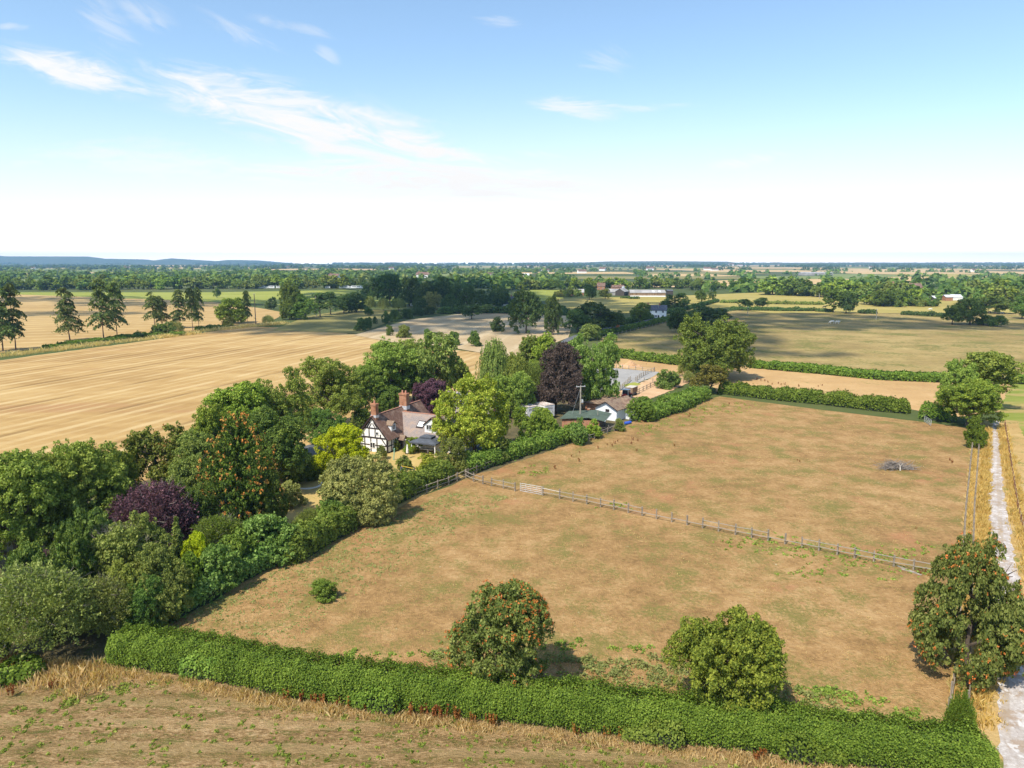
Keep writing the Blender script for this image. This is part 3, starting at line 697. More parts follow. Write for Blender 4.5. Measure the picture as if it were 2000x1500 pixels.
T('laurel_shrub', 'laurelhi#3', 430, 1150, 1062, 100, laur, 'broad leaved green laurel under the golden cypress', 'shrub', tk=None)
T('laurel_shrub', 'laurelhi#4', 355, 1180, 1085, 90, hedg, 'dark green laurel close to the fence below the spire cypress', 'shrub', tk=None)
T('laurel_shrub', 'laurelhi#5', 540, 1092, 1002, 105, laur, 'shiny round laurel bush standing behind the garden fence', 'shrub', tk=None)
T('laurel_shrub', 'laurelhi#6', 470, 1120, 1035, 80, hedgl, 'pale fresh green bush left of the shiny round laurel', 'shrub', tk=None)
T('shrub', 'sprighi#6', 605, 1052, 988, 70, midg, 'feathery soft green bush between two laurels at the fence', 'shrub', tk=None)
T('laurel_shrub', 'laurelhi#7', 665, 1018, 955, 95, laur, 'dark laurel hedge bush below the big grey green tree', 'shrub', tk=None)
T('monkey_puzzle_tree', 'puzzle#1', 474, 1040, 806, 158, puzz, 'dark monkey puzzle tree with rust orange tips', cb=.03, tk='pine2')
T('pear_tree', 'shrubhi#8', 702, 1012, 884, 148, grey, 'big grey green pear tree leaning over the garden fence', tk=None)
T('shrub', 'shrub#9', 570, 990, 940, 58, grey, 'grey green bush beside the lawn right of the monkey puzzle', 'shrub', tk=None)
T('ash_tree', 'ashhi#8', 545, 905, 722, 115, ashg, 'ash tree rising highest in the clump left of the house', tk='t1')
T('lime_tree', 'oakhi#9', 480, 925, 748, 180, oakg, 'large round topped lime tree behind the monkey puzzle', tk='t2')
T('yew_tree', 'oakhi#10', 548, 960, 795, 130, dark, 'dark yew tree behind the right side of the monkey puzzle', cb=.06, tk='t3')
T('holly_tree', 'shrubhi#10', 590, 940, 872, 72, dark, 'dark rounded holly between the yew and the golden tree', tk=None)
T('golden_tree', 'oakhi#11', 664, 928, 831, 116, gold, 'bright golden yellow tree left of the timbered cottage', cb=.04, tk='t4')
T('cypress_tree', 'cone#2', 691, 862, 808, 22, midg, 'slim green cypress between golden tree and cottage gable', cb=.02, tk='pine3')
T('ash_tree', 'ashhi#12', 646, 840, 698, 128, ashg, 'ash tree standing alone against the stubble left of the chimneys', tk='t5')
T('ash_tree', 'ashhi#13', 766, 800, 667, 125, ashg, 'big leafy ash tree directly behind the cottage chimneys', tk='t1', cb=.1)
T('ash_tree', 'oak#14', 842, 790, 652, 112, midg, 'paler ash tree right of the big one behind the chimneys', tk='t2', cb=.08)
T('ash_tree', 'oak#15', 888, 775, 700, 66, ashg, 'low bushy ash at the right end of the trees behind the cottage', tk='t3', cb=.05)
T('holly_tree', 'shrub#31', 705, 845, 800, 55, dark, 'dark holly bush in the shade beneath the lone ash', tk=None)
T('copper_beech_tree', 'oakhi#16', 848, 812, 739, 90, purple, 'round purple beech tree behind the cottage roof', cb=.06, tk='t4')
T('plane_tree', 'roundhi#3', 928, 890, 734, 150, goldg, 'tall golden green tree hiding part of the cottage wing', cb=.1, tk='t5')
T('shrub', 'shrubhi#11', 882, 925, 855, 66, midg, 'rambling rose bush below the tall golden green tree', 'shrub', tk=None)
T('birch_tree', 'weep#1', 966, 800, 657, 78, midg, 'drooping dark green weeping birch behind the golden green tree', cb=.06, tk='t1', bark='pale_bark')
T('birch_tree', 'weep#2', 1003, 800, 688, 84, ashg, 'lower weeping birch in front of the olive tinted maple', cb=.06, tk='t2', bark='pale_bark')
T('maple_tree', 'oak#18', 1030, 745, 655, 62, ochre, 'olive maple tree with orange leaves beside the lime green tree', tk='t3')
T('sycamore_tree', 'ash#19', 1068, 750, 650, 66, lime, 'brilliant lime green young tree behind the copper beech', tk='t4')
T('copper_beech_tree', 'shrubhi#10', 1085, 808, 668, 98, copper, 'dark brown copper beech in front of the variegated tree', cb=.07, tk='t5')
T('variegated_tree', 'shrubhi#4', 1152, 793, 654, 116, vari, 'large bright variegated tree beside the white stable', cb=.06, tk='t1')
T('magnolia_tree', 'oakhi#22', 1045, 862, 796, 88, oakg, 'dome shaped deep green bush in front of the white trailers', 'tree', cb=.03, tk='t2')
T('rose_bush', 'shrub#12', 838, 918, 886, 52, goldg, 'yellow green rose bush in the garden by the gazebo', 'shrub', tk=None)
T('rose_bush', 'shrub#13', 790, 918, 890, 30, midg, 'small green rose bush next to the folded parasol', 'shrub', tk=None)
T('shrub', 'shrub#14', 806, 884, 855, 38, lime, 'light green climber bush against the cottage wing wall', 'shrub', tk=None)
T('shrub', 'sprig#7', 745, 898, 868, 26, midg, 'small young tree in front of the timbered gable', 'shrub', tk=None)
T('shrub', 'shrub#15', 772, 880, 858, 22, midg, 'green bush at the cottage porch', 'shrub', tk=None)
T('laurel_shrub', 'laurelhi#8', 1130, 868, 818, 40, laur, 'dark glossy bush in front of the green roofed stable', 'shrub', tk=None)
T('shrub', 'shrub#17', 1158, 855, 818, 36, lime, 'light green bush under the wooden stable front', 'shrub', tk=None)
T('shrub', 'shrub#18', 1210, 842, 818, 24, midg, 'small bush beside the blue barrels', 'shrub', tk=None)
T('hawthorn_shrub', 'shrubhi#13', 1252, 822, 776, 54, hedgl, 'spreading hawthorn bush at the end of the white shed', 'shrub', tk=None)
T('hawthorn_shrub', 'shrub#20', 1304, 758, 721, 48, laur, 'rounded dark green bush inside the yard fence', 'shrub', tk=None)
T('hawthorn_tree', 'oak#23', 1384, 768, 711, 68, olive, 'small olive hawthorn tree with a bent trunk below the huge oak', cb=.22, tk='lean')
T('hawthorn_shrub', 'sprig#8', 1338, 735, 702, 34, grey, 'grey green bush left of the huge oak', 'shrub', tk=None)
T('shrub', 'sprig#9', 1345, 748, 722, 26, grey, 'pale grey bush at the yard corner under the oak', 'shrub', tk=None)
T('shrub', 'sprig#10', 1408, 735, 712, 22, grey, 'small light bush below the right side of the huge oak', 'shrub', tk=None)
T('shrub', 'shrub#21', 634, 1170, 1134, 52, hedgl, 'low loose green bush alone in the near paddock', 'shrub', tk=None)
T('ash_tree', 'ashhi#3', 100, 1120, 892, 130, ashg, 'ash tree between the two front ash trees at the left edge', tk='t4')
T('sycamore_tree', 'oakhi#9', 232, 1050, 880, 120, oakg, 'leafy sycamore closing the gap left of the browning maple', tk='t5', cb=.1)
T('lime_tree', 'oakhi#7', 428, 960, 792, 120, oakg, 'lime tree in the dip between browning maple and tall clump', tk='t1', cb=.1)
T('holly_tree', 'shrubhi#6', 385, 1060, 930, 90, dark, 'dark holly in deep shade right behind the purple plum', tk=None)
T('hawthorn_tree', 'shrubhi#8', 110, 1225, 1035, 150, dark, 'dark hawthorn mass behind the yellow green willow', tk=None)
T('elder_shrub', 'laurelhi#2', 150, 1205, 1060, 90, laur, 'small glossy bush squeezed above the straggling willow', 'shrub', tk=None)
T('elder_shrub', 'shrubhi#7', 250, 1225, 1100, 110, ashg, 'fresh green elder between willow and leafy fence elder', 'shrub', tk=None)
T('holly_tree', 'shrubhi#10', 520, 1040, 925, 80, dark, 'dark green bush right of the monkey puzzle foot', tk=None)
T('shrub', 'shrubhi#4', 635, 1050, 990, 60, ashg, 'leafy green bush left of the dark laurel at the fence', 'shrub', tk=None)
T('ash_tree', 'ashhi#13', 715, 815, 712, 70, ashg, 'slender ash between the lone ash and the chimneys', tk='t2', cb=.1)
T('ash_tree', 'ashhi#12', 808, 785, 664, 90, ashg, 'ash tree in the middle of the group behind the cottage', tk='t3', cb=.08)
T('hawthorn_shrub', 'shrubhi#5', 640, 862, 800, 80, dark, 'dark undergrowth bush beneath the lone ash trunk', 'shrub', tk=None)
T('hawthorn_shrub', 'shrubhi#16', 760, 815, 755, 60, dark, 'dark undergrowth bush behind the first chimney', 'shrub', tk=None)
T('sycamore_tree', 'oakhi#2', 1000, 815, 725, 90, ashg, 'green tree filling the space behind the golden green tree', tk='t3', cb=.05)
T('willow_tree', 'sprighi#1', 1040, 800, 700, 60, midg, 'feathery green tree left of the copper beech', tk='t2', cb=.05)
T('shrub', 'shrubhi#11', 970, 900, 850, 60, midg, 'green bush at the foot of the golden green tree beside the hedge', 'shrub', tk=None)
# conifers on the stubble bank
for (u, vb, vt, w, sp, k, lb) in [
    (6, 686, 551, 66, 'pine#1', 'pine1', 'tall dark pine cut by the left photo edge'),
    (31, 684, 553, 62, 'pine#2', 'pine2', 'second tall pine from the left edge with a long low bough'),
    (137, 666, 561, 64, 'pine#3', 'pine3', 'lone broad tiered pine standing between the two pairs of pines'),
    (203, 666, 548, 64, 'pine#4', 'pine4', 'left pine of the tallest joined pair on the bank'),
    (229, 661, 551, 52, 'pinetop#5', 'pine1', 'right pine of the tallest joined pair on the bank'),
    (303, 646, 571, 46, 'pinetop#6', 'pine2', 'ragged pine leaning left at the start of the right pine group'),
    (316, 641, 577, 38, 'pine#7', 'pine3', 'short pine tucked behind the ragged leaning pine'),
    (353, 641, 566, 46, 'pine#8', 'pine4', 'wide flat topped pine in the middle of the right pine group'),
    (377, 646, 562, 34, 'pinetop#9', 'pine1', 'narrow pine with a bare lower trunk in the right group'),
    (389, 641, 561, 30, 'pine#10', 'pine2', 'last slim pine at the right end of the pine group'),
    (484, 634, 568, 24, 'pinetop#11', 'pine3', 'thin pine behind the round oak at the end of the bank')]:
    T('pine_tree', sp, u, vb, vt, w, pineg, lb, cb=.0, tk=k, bark='pine_bark', group='pines along the bank between the stubble fields')
T('oak_tree', 'oak#24', 457, 632, 582, 58, oakg, 'round oak tree at the right end of the pine bank', cb=.08, tk='t3')
T('hawthorn_shrub', 'sprig#11', 342, 650, 626, 36, grey, 'grey twiggy bush among the right group of pines', 'shrub', tk=None)
T('hawthorn_shrub', 'shrub#22', 318, 655, 630, 40, dark, 'dark bramble bush under the ragged leaning pine', 'shrub', tk=None)
T('hawthorn_shrub', 'shrub#23', 448, 637, 618, 24, midg, 'small bush under the round oak on the bank', 'shrub', tk=None)
T('hawthorn_shrub', 'sprig#12', 524, 632, 614, 26, grey, 'brownish bush by the bare pole past the bank', 'shrub', tk=None)
T('oak_tree', 'oak#25', 424, 582, 563, 16, dark, 'tiny lone dark tree in the green field beyond the pines', cb=.15, tk='t2')
# hedge remnants between the fields in the middle
for (u, vb, vt, w, lb) in [
    (704, 646, 621, 26, 'leftmost dark bush on the edge of the small grass field'), (720, 642, 619, 15, 'slim bush just right of the leftmost dark bush'), (733, 633, 618, 10, 'smallest single bush in the gap of the field hedge'),
    (753, 631, 607, 18, 'first bush of the joined row along the grey stubble'), (771, 628, 605, 24, 'second bush of the joined row along the grey stubble'), (793, 622, 603, 26, 'third bush of the joined row along the grey stubble'),
    (815, 617, 600, 26, 'fourth bush of the joined row along the grey stubble'), (838, 614, 598, 28, 'last bush of the joined row along the grey stubble'),
    (762, 656, 634, 15, 'narrow bush at the corner of the big stubble field'), (788, 660, 635, 30, 'broad grey green bush right of the stubble corner'), (835, 664, 642, 17, 'bush half hidden by the ash tree top'),
    (861, 670, 648, 19, 'pale round bush second from the right in the stubble row'), (888, 675, 647, 23, 'dark round bush in the middle of the stubble row'), (927, 677, 646, 27, 'rightmost bush of the row across the stubble'),
    (973, 648, 619, 32, 'dense bush at the left end of the ivy clad trees')]:
    T('hedge_bush', 'shrub#%d' % (24 + u % 4), u, vb, vt, w, darkb if vb < 650 else midg if u in (861, 788) else dark, lb, 'bush', tk=None, group='bushes left from old field hedges')
T('oak_tree', 'oak#26', 921, 624, 594, 40, darkb, 'dark field oak with dead white branches alone in the grey stubble', cb=.25, tk='t1')
T('dead_tree', 'far#9', 925, 622, 580, 8, darkb, 'bleached dead stem poking out of the field oak', 'tree', cb=.6, tk='t4', bark='dead_wood')
for (nm, sp, u, vb, vt, w, mt, lb) in [
    ('poplar_tree', 'ash#27', 1028, 652, 566, 62, darkb, 'ragged ivy covered poplar with a bare leaning stem'), ('poplar_tree', 'ash#28', 1080, 655, 576, 40, darkb, 'narrow dark tree right of the ragged poplar'),
    ('oak_tree', 'oak#29', 1128, 650, 605, 56, darkb, 'left lobe of the broad dark oaks by the lane'), ('oak_tree', 'oak#30', 1172, 648, 590, 92, darkb, 'broad dark oak tree beside the lane before the white house'),
    ('hawthorn_tree', 'shrub#29', 1150, 664, 632, 50, midg, 'low mid green bush tree at the bend of the lane'), ('oak_tree', 'oak#31', 1250, 633, 591, 42, dark, 'dark oak left of the white farmhouse'),
    ('oak_tree', 'ash#32', 1318, 606, 572, 58, darkb, 'dark spreading tree behind the white farmhouse'), ('oak_tree', 'oak#33', 1328, 650, 602, 56, darkb, 'large dark tree in front of the white farmhouse'),
    ('oak_tree', 'oak#34', 1372, 640, 598, 70, darkb, 'wide dark tree right of the white farmhouse'), ('oak_tree', 'oak#35', 1405, 630, 602, 46, darkb, 'end tree of the dark clump above the huge oak'),
    ('oak_tree', 'open#3', 1627, 611, 566, 40, dark, 'left tree of the pair in the shaded pasture'), ('oak_tree', 'oak#36', 1652, 612, 571, 36, darkb, 'right rounder tree of the pair in the shaded pasture'),
    ('oak_tree', 'oak#37', 1370, 590, 567, 25, dark, 'small tree left of two on the farm lane'), ('oak_tree', 'open#4', 1391, 588, 569, 18, dark, 'smaller right hand tree of two on the farm lane'),
    ('oak_tree', 'oak#38', 1455, 602, 584, 28, darkb, 'left dark bush tree of the pair beside the pasture pole'), ('oak_tree', 'oak#39', 1484, 601, 581, 30, darkb, 'right dark bush tree of the pair beside the pasture pole'),
    ('oak_tree', 'oak#40', 1860, 634, 592, 42, dark, 'oak with visible trunk at the left of the pasture clump'), ('oak_tree', 'oak#41', 1894, 634, 583, 60, dark, 'tallest tree of the pasture clump on the right'),
    ('hawthorn_tree', 'shrub#30', 1921, 635, 615, 40, hedg, 'round bush right of the pasture clump'), ('hawthorn_tree', 'shrub#31', 1947, 638, 616, 34, dark, 'darker last bush of the pasture clump'),
    ('oak_tree', 'open#5', 1944, 612, 577, 62, dark, 'spreading tree shading cattle near the right edge'), ('oak_tree', 'oak#42', 1996, 623, 579, 46, dark, 'tree at the right photo edge over the green pasture'),
    ('oak_tree', 'oak#43', 1545, 575, 559, 20, darkb, 'dark round tree at the edge of the yellow field'), ('oak_tree', 'oak#44', 1725, 599, 567, 44, dark, 'oak with dark trunk in front of the right hand wood'),
    ('oak_tree', 'oak#45', 1358, 567, 546, 22, midg, 'tree left of the pale stubble beyond the farm'), ('oak_tree', 'oak#46', 1151, 586, 556, 26, dark, 'dark tree standing before the farm buildings'),
    ('oak_tree', 'oak#47', 1182, 584, 564, 24, midg, 'rounder tree in front of the long barn end'), ('oak_tree', 'oak#48', 1078, 566, 546, 36, dark, 'tree clump left of the farm buildings')]:
    T(nm, sp, u, vb, vt, w, mt, lb, cb=.14 if sp[0] == 'o' else .05, tk='t%d' % (1 + u % 5))
# the dark wood in the middle distance
for (nm, sp, u, vb, vt, w, mt, lb) in [
    ('poplar_tree', 'oak#50', 728, 596, 542, 46, darkb, 'left shoulder tree of the tall dark poplar wood'), ('poplar_tree', 'oak#51', 762, 596, 535, 56, darkb, 'tallest dark poplar crown of the central wood'),
    ('poplar_tree', 'oak#52', 800, 598, 541, 46, darkb, 'second dark poplar crown in the central wood'), ('poplar_tree', 'oak#53', 832, 600, 549, 44, darkb, 'third dark poplar crown, a little lower'),
    ('poplar_tree', 'oak#54', 864, 598, 541, 46, darkb, 'dark poplar at the right end of the tall wood'), ('poplar_tree', 'oak#55', 892, 600, 551, 30, darkb, 'lower dark tree closing the right end of the tall wood'),
    ('oak_tree', 'oak#56', 570, 624, 546, 44, dark, 'tall two tiered tree left of the central wood'), ('oak_tree', 'oak#57', 596, 624, 574, 52, dark, 'rounded dark tree right of the two tiered tree'),
    ('oak_tree', 'oak#58', 566, 624, 590, 36, midg, 'low bright bush tree before the two tiered tree'), ('pine_tree', 'pinetop#12', 625, 620, 572, 50, darkb, 'flat topped dark pine behind the slanting pole'),
    ('pine_tree', 'pinetop#13', 646, 615, 570, 44, darkb, 'second flat topped dark pine by the slanting pole'), ('oak_tree', 'oak#59', 672, 612, 575, 40, darkb, 'dark tree between pines and willows'),
    ('oak_tree', 'oak#60', 697, 610, 568, 48, darkb, 'dark tree just left of the pale willows'), ('hawthorn_tree', 'shrub#32', 530, 604, 580, 24, darkb, 'lone dark bush on the stubble edge right of the pines'),
    ('willow_tree', 'weep#3', 723, 606, 577, 26, willow, 'left pale weeping willow before the dark wood'), ('willow_tree', 'weep#4', 750, 607, 582, 28, willow, 'middle pale weeping willow before the dark wood'),
    ('willow_tree', 'weep#5', 779, 606, 582, 32, willow, 'right pale weeping willow by the small white cottage'), ('willow_tree', 'oak#61', 845, 604, 570, 40, grey, 'grey green round willow right of the small white cottage'),
    ('oak_tree', 'oak#62', 820, 606, 580, 30, darkb, 'small dark tree beside the small white cottage'), ('oak_tree', 'oak#63', 880, 606, 575, 36, darkb, 'dark tree behind the field oak'),
    ('oak_tree', 'oak#64', 912, 604, 556, 34, darkb, 'gappy dark tree above the field oak'), ('oak_tree', 'oak#65', 945, 605, 566, 40, darkb, 'dark tree left of the blue roofed house'),
    ('oak_tree', 'oak#66', 975, 600, 556, 46, darkb, 'tall dark tree behind the blue roofed house'), ('willow_tree', 'oak#67', 982, 596, 571, 30, willow, 'pale yellow green tree touching the blue roofed house'),
    ('oak_tree', 'shrub#33', 905, 612, 594, 34, darkb, 'low dark bush behind the field oak trunk'), ('oak_tree', 'shrub#34', 950, 612, 595, 38, midg, 'olive low bush before the blue roofed house'),
    ('oak_tree', 'shrub#35', 870, 612, 598, 34, dark, 'low bush in the hedge left of the field oak'), ('oak_tree', 'shrub#36', 985, 612, 597, 40, darkb, 'low bush in the hedge right of the blue roofed house'),
    ('oak_tree', 'shrub#37', 720, 616, 600, 20, dark, 'little bush at the foot of the left willow')]:
    T(nm, sp, u, vb, vt, w, mt, lb, cb=.06, tk='t%d' % (1 + u % 5), group='trees of the dark wood in the middle distance')
# belts of trees, one for each that can be told from its neighbours
rgt = random.Random(3)
def belt(u0, u1, n, v0, v1, h, mats, label, group, w=(1.0, 1.7)):
    for i in range(n):
        u = u0 + (u1 - u0) * (i + rgt.uniform(.1, .9)) / n; f = rgt.random(); v = (v0 + (v1 - v0) * (u - u0) / (u1 - u0)) + rgt.uniform(-1.6, .8)
        p = G(u, v); hh = rgt.uniform(*h)
        T('broadleaf_tree', 'far#%d' % rgt.randint(1, 4), u, v, 0, 0, rgt.choice(mats), label, cb=.05, tk='t%d' % rgt.randint(1, 5), P=p, hw=(hh * rgt.uniform(*w), hh), group=group)
belt(-10, 705, 46, 567, 563, (10, 17), [midg, dark, oakg, oaky], 'green tree of the belt behind the long green field', 'tree belt behind the long green field')
belt(1495, 1780, 26, 575, 588, (10, 18), [midg, oakg, dark, ashg], 'leafy tree of the belt behind the yellow pasture', 'tree belt behind the yellow pasture')
belt(1690, 1780, 9, 596, 598, (9, 16), [dark, oakg, midg], 'tree of the wood edge right of the shaded pair', 'wood edge right of the shaded pair')
belt(1745, 1830, 9, 600, 599, (4, 6), [midg, dark], 'low hedge bush below the red roofed barns', 'low bushes below the red roofed barns')
belt(1900, 2030, 16, 600, 600, (10, 17), [dark, oakg, midg, darkb], 'dark tree of the wood at the right edge', 'wood at the right edge')
belt(1870, 2030, 14, 582, 590, (10, 18), [dark, oakg, midg], 'tree of the upper wood at the right edge', 'upper wood at the right edge')
belt(1085, 1130, 8, 580, 578, (5, 8), [willow, midg], 'small pale tree in front of the farm cottages', 'small trees before the farm cottages')
belt(1010, 1345, 22, 567, 563, (8, 14), [midg, dark, oakg], 'tree behind the farm buildings', 'trees behind the farm buildings')
belt(1345, 1500, 12, 566, 563, (8, 14), [midg, dark, oaky], 'tree along the hedge beyond the yellow field', 'trees along the hedge beyond the yellow field')
belt(985, 1100, 8, 604, 610, (4, 7), [darkb, dark], 'low bush of the hedge behind the ivy clad poplar', 'hedge behind the ivy clad poplar')

# far-off woods: thousands of crowns read as one mass
def woods(name, areas, size, mat, label, seed):
    rng = np.random.default_rng(seed); out = []
    for (u0, u1, v0, v1, n, clump) in areas:
        k = max(1, n // clump); cu = rng.uniform(u0, u1, k); cvv = v0 + (v1 - v0) * rng.random(k)
        for a, b_ in zip(cu, cvv):
            p = G(a, max(b_, 515.2)); m = max(1, int(rng.poisson(clump))); L_ = rng.uniform(20, 90) * (p.y / 1500) ** .6; th = rng.normal() * .35
            t = rng.normal(size=m); out.append(np.stack([p.x + np.cos(th) * t * L_ + rng.normal(size=m) * L_ * .12, p.y + np.sin(th) * t * L_ + rng.normal(size=m) * L_ * .25], 1))
    c = np.concatenate(out); n = len(c); h = rng.uniform(*size, n) * (1 + .25 * np.clip(c[:, 1] / 6000, 0, 1))
    per = 26; d = unit(rng.normal(size=(n, per, 3))); d[..., 2] = np.abs(d[..., 2])
    z0 = np.clip((c[:, 1] - 7000) / 500, 0, 1) * 0
    ctr = np.concatenate([c, z0[:, None]], 1)[:, None, :]
    pt = ctr + d * (h[:, None, None] * np.array([.62, .62, 1.0])) * rng.uniform(.75, 1, (n, per, 1))
    q = leaf_quads(rng, pt.reshape(-1, 3), unit(d.reshape(-1, 3) + rng.normal(size=(n * per, 3)) * .35), np.repeat(h, per) * rng.uniform(.35, .65, n * per), 1.2)
    return tag(link(name, quads_mesh(name, q), mat), label, None, None, 'stuff')
def rows(sel, lo, hi, pr, seed):
    r = random.Random(seed); o = []
    for (x0, y0, x1, y1, right) in HEDGEROW:
        if not lo <= y0 < hi or right != sel: continue
        if r.random() > pr: continue
        ln = sqrt((x1 - x0) ** 2 + (y1 - y0) ** 2); n = max(2, int(ln / r.uniform(16, 46))); a = r.random() * .5; b_ = min(1, a + r.uniform(.3, .9))
        for k in range(n):
            if r.random() < .3: continue
            t = a + (b_ - a) * k / n + r.uniform(-.02, .02); o.append((x0 + (x1 - x0) * t + r.gauss(0, 3), y0 + (y1 - y0) * t + r.gauss(0, 4)))
    return o
def spots(name, pts, size, mat, label, seed):
    rng = np.random.default_rng(seed); c = np.array(pts); n = len(c); h = rng.uniform(*size, n) * rng.choice([.45, .8, 1, 1.1], n)
    per = 30; d = unit(rng.normal(size=(n, per, 3))); d[..., 2] = np.abs(d[..., 2]); wd = rng.uniform(.5, .85, n)
    pt = np.concatenate([c, np.zeros((n, 1))], 1)[:, None, :] + d * (h[:, None, None] * np.stack([wd, wd, np.ones(n)], 1)[:, None, :]) * rng.uniform(.7, 1, (n, per, 1))
    q = leaf_quads(rng, pt.reshape(-1, 3), unit(d.reshape(-1, 3) + rng.normal(size=(n * per, 3)) * .35), np.repeat(h, per) * rng.uniform(.3, .6, n * per), 1.2)
    return tag(link(name, quads_mesh(name, q), mat), label, None, None, 'stuff')
spots('woodland', rows(True, 1100, 2400, .45, 1), (7, 12), dark, 'hedgerow trees among the far fields on the right', 21)
spots('woodland', rows(False, 1100, 2400, .9, 2), (8, 14), midg, 'hedgerow trees and copses of the plain on the left', 22)
spots('woodland', rows(True, 2400, 7000, .8, 3) + rows(False, 2400, 7000, 1, 4), (9, 14), darkb, 'far-off hedgerow trees below the skyline', 23)
woods('woodland', [(-80, 720, 537, 560, 420, 14), (-100, 1060, 526, 545, 480, 16), (860, 1060, 540, 564, 130, 8), (1840, 2080, 548, 585, 190, 9), (1480, 1720, 560, 572, 60, 8)],
      (8, 14), dark, 'distant copses and woods across the plain', 24)
woods('woodland', [(-300, 1100, 517, 526, 1100, 30), (1000, 2200, 516.5, 522, 700, 30)], (9, 15), darkb, 'far-off woods below the skyline', 25)
woods('woodland', [(1050, 1440, 515.3, 518, 900, 30), (-400, 1100, 515.4, 517, 900, 30), (1430, 2300, 515.3, 517, 900, 30)], (12, 20), darkb, 'wooded skyline ridge', 26)

# ------------------------------------------------------------------ hedges
H_ = hedge
H_('hedge', [Vector(p) for p in ((-31.6, 53.4, 0), (-25, 52.2, 0), (-16.2, 49.3, 0), (.5, 46.3, 0), (17.6, 43.1, 0), (29.6, 40.6, 0))], 3.0, 2.45, hedg, 'long clipped green hedge across the foreground', .095, 3.0, 1, vary=.07, shoots=.02)
g = lambda *a: [G(*q) for q in a]
for i, (x, y, lb) in enumerate([(-24, 50.7, 'pale bramble patch growing out of the left end of the near hedge'), (-10, 46.7, 'pale bramble patch on the near hedge left of the rowan'), (9.5, 43.0, 'pale bramble patch on the near hedge between rowan and oak'), (19.5, 41.2, 'bramble patch on the near hedge right of the oak')]):
    H_('bramble', [Vector((x - 1.6, y + .35, 0)), Vector((x + 1.6, y - .3, 0))], 1.1, 1.5, [hedgl, hedg, hedgl, hedg][i], lb, .13, 1.6, 60 + i, 'bramble', vary=.4, shoots=.1)
H_('hedge', g((565, 1095), (640, 1052), (720, 1005), (790, 968), (868, 938)), 3.4, 2.9, hedgl, 'feathery light green garden hedge beside the fence below the pear tree', .2, 3, 2, vary=.25, shoots=.08)
H_('hedge', g((330, 1210), (420, 1160), (500, 1115), (570, 1078)), 2.2, 2.2, laur, 'dark mixed shrub hedge behind the lower garden fence', .2, 2.6, 3, vary=.3)
H_('hedge', g((912, 922), (985, 898), (1060, 876), (1125, 855)), 3.0, 2.4, hedgl, 'soft bright green hedge along the paddock before the trailers', .22, 3, 4, vary=.22, shoots=.08)
H_('hedge', g((1262, 818), (1318, 800), (1368, 778)), 5, 2.6, hedgl, 'rough green hedge between yard and paddock', .26, 2.6, 5, vary=.25, shoots=.06)
H_('hedge', g((1418, 768), (1500, 778), (1596, 787)), 4.2, 2.6, hedg, 'left length of the dark hedge at the top of the paddock', .28, 2.8, 6, vary=.22)
H_('hedge', g((1618, 790), (1700, 800), (1764, 806)), 3.4, 2.9, hedg, 'right clipped length of the hedge at the top of the paddock', .27, 2.8, 7, vary=.1)
H_('hedge', g((1808, 818), (1852, 822)), 3.4, 3.2, hedg, 'short hedge behind the small metal gate', .28, 2.8, 8)
H_('hedge', g((1472, 718), (1600, 729), (1720, 741), (1848, 746)), 4.5, 2.2, hedg, 'long straight hedge below the big pasture', .4, 2.6, 9, vary=.12)
H_('hedge', g((1188, 692), (1240, 702), (1322, 712)), 4.5, 2.4, hedg, 'hedge behind the sand heap', .4, 2.6, 10, vary=.2)
H_('hedge', g((1975, 748), (2080, 756)), 4, 2.4, hedg, 'hedge at the far end of the mown field', .4, 2.6, 11)
H_('hedge', g((1160, 658), (1215, 647), (1270, 635), (1302, 626)), 4, 2.0, dark, 'dark hedge along the near side of the lane', .5, 2.4, 12, vary=.2)
H_('hedge', g((1180, 640), (1240, 628), (1272, 622)), 4, 2.2, dark, 'dark hedge along the far side of the lane', .5, 2.4, 13, vary=.2)
H_('hedge', g((1300, 612), (1345, 604), (1400, 590)), 4, 2.2, darkb, 'hedge climbing the lane past the white farmhouse', .6, 2.2, 14, vary=.2)
for i, (a, b_) in enumerate([((1430, 606), (1540, 608)), ((1548, 608), (1570, 608)), ((1577, 608), (1590, 608)), ((1598, 609), (1620, 610)), ((1680, 612), (1692, 613)), ((1693, 612), (1708, 613)), ((1765, 615), (1850, 619)), ((1410, 592), (1440, 592)), ((1500, 594), (1548, 595)), ((1555, 595), (1605, 596))]):
    H_('hedge', g(a, b_), 4, 2.3, darkb if i < 7 else midg, ['longest low hedge at the left of the pasture top', 'second low hedge piece at the pasture top', 'shortest hedge piece left of the tree pair', 'dark hedge piece beside the tree pair', 'left of two dark blobs of hedge right of the pair', 'right of two dark blobs of hedge right of the pair', 'low straight hedge before the pasture clump', 'tiny hedge in the yellow field by the lane trees', 'thin hedge in the meadow, left piece', 'thin hedge in the meadow, right piece'][i], .6, 2.2, 30 + i, vary=.2)
H_('hedge', g((860, 612), (990, 612), (1100, 616), (1130, 618)), 5, 3.2, darkb, 'dark hedge along the back of the grey stubble', .6, 2.4, 15, vary=.3)
H_('hedge', g((1215, 583), (1226, 583)), 4, 2, darkb, 'tiny bush hedge before the long barn, left', .6, 2.2, 16); H_('hedge', g((1230, 584), (1246, 584)), 4, 2, darkb, 'tiny bush hedge before the long barn, right', .6, 2.2, 17)
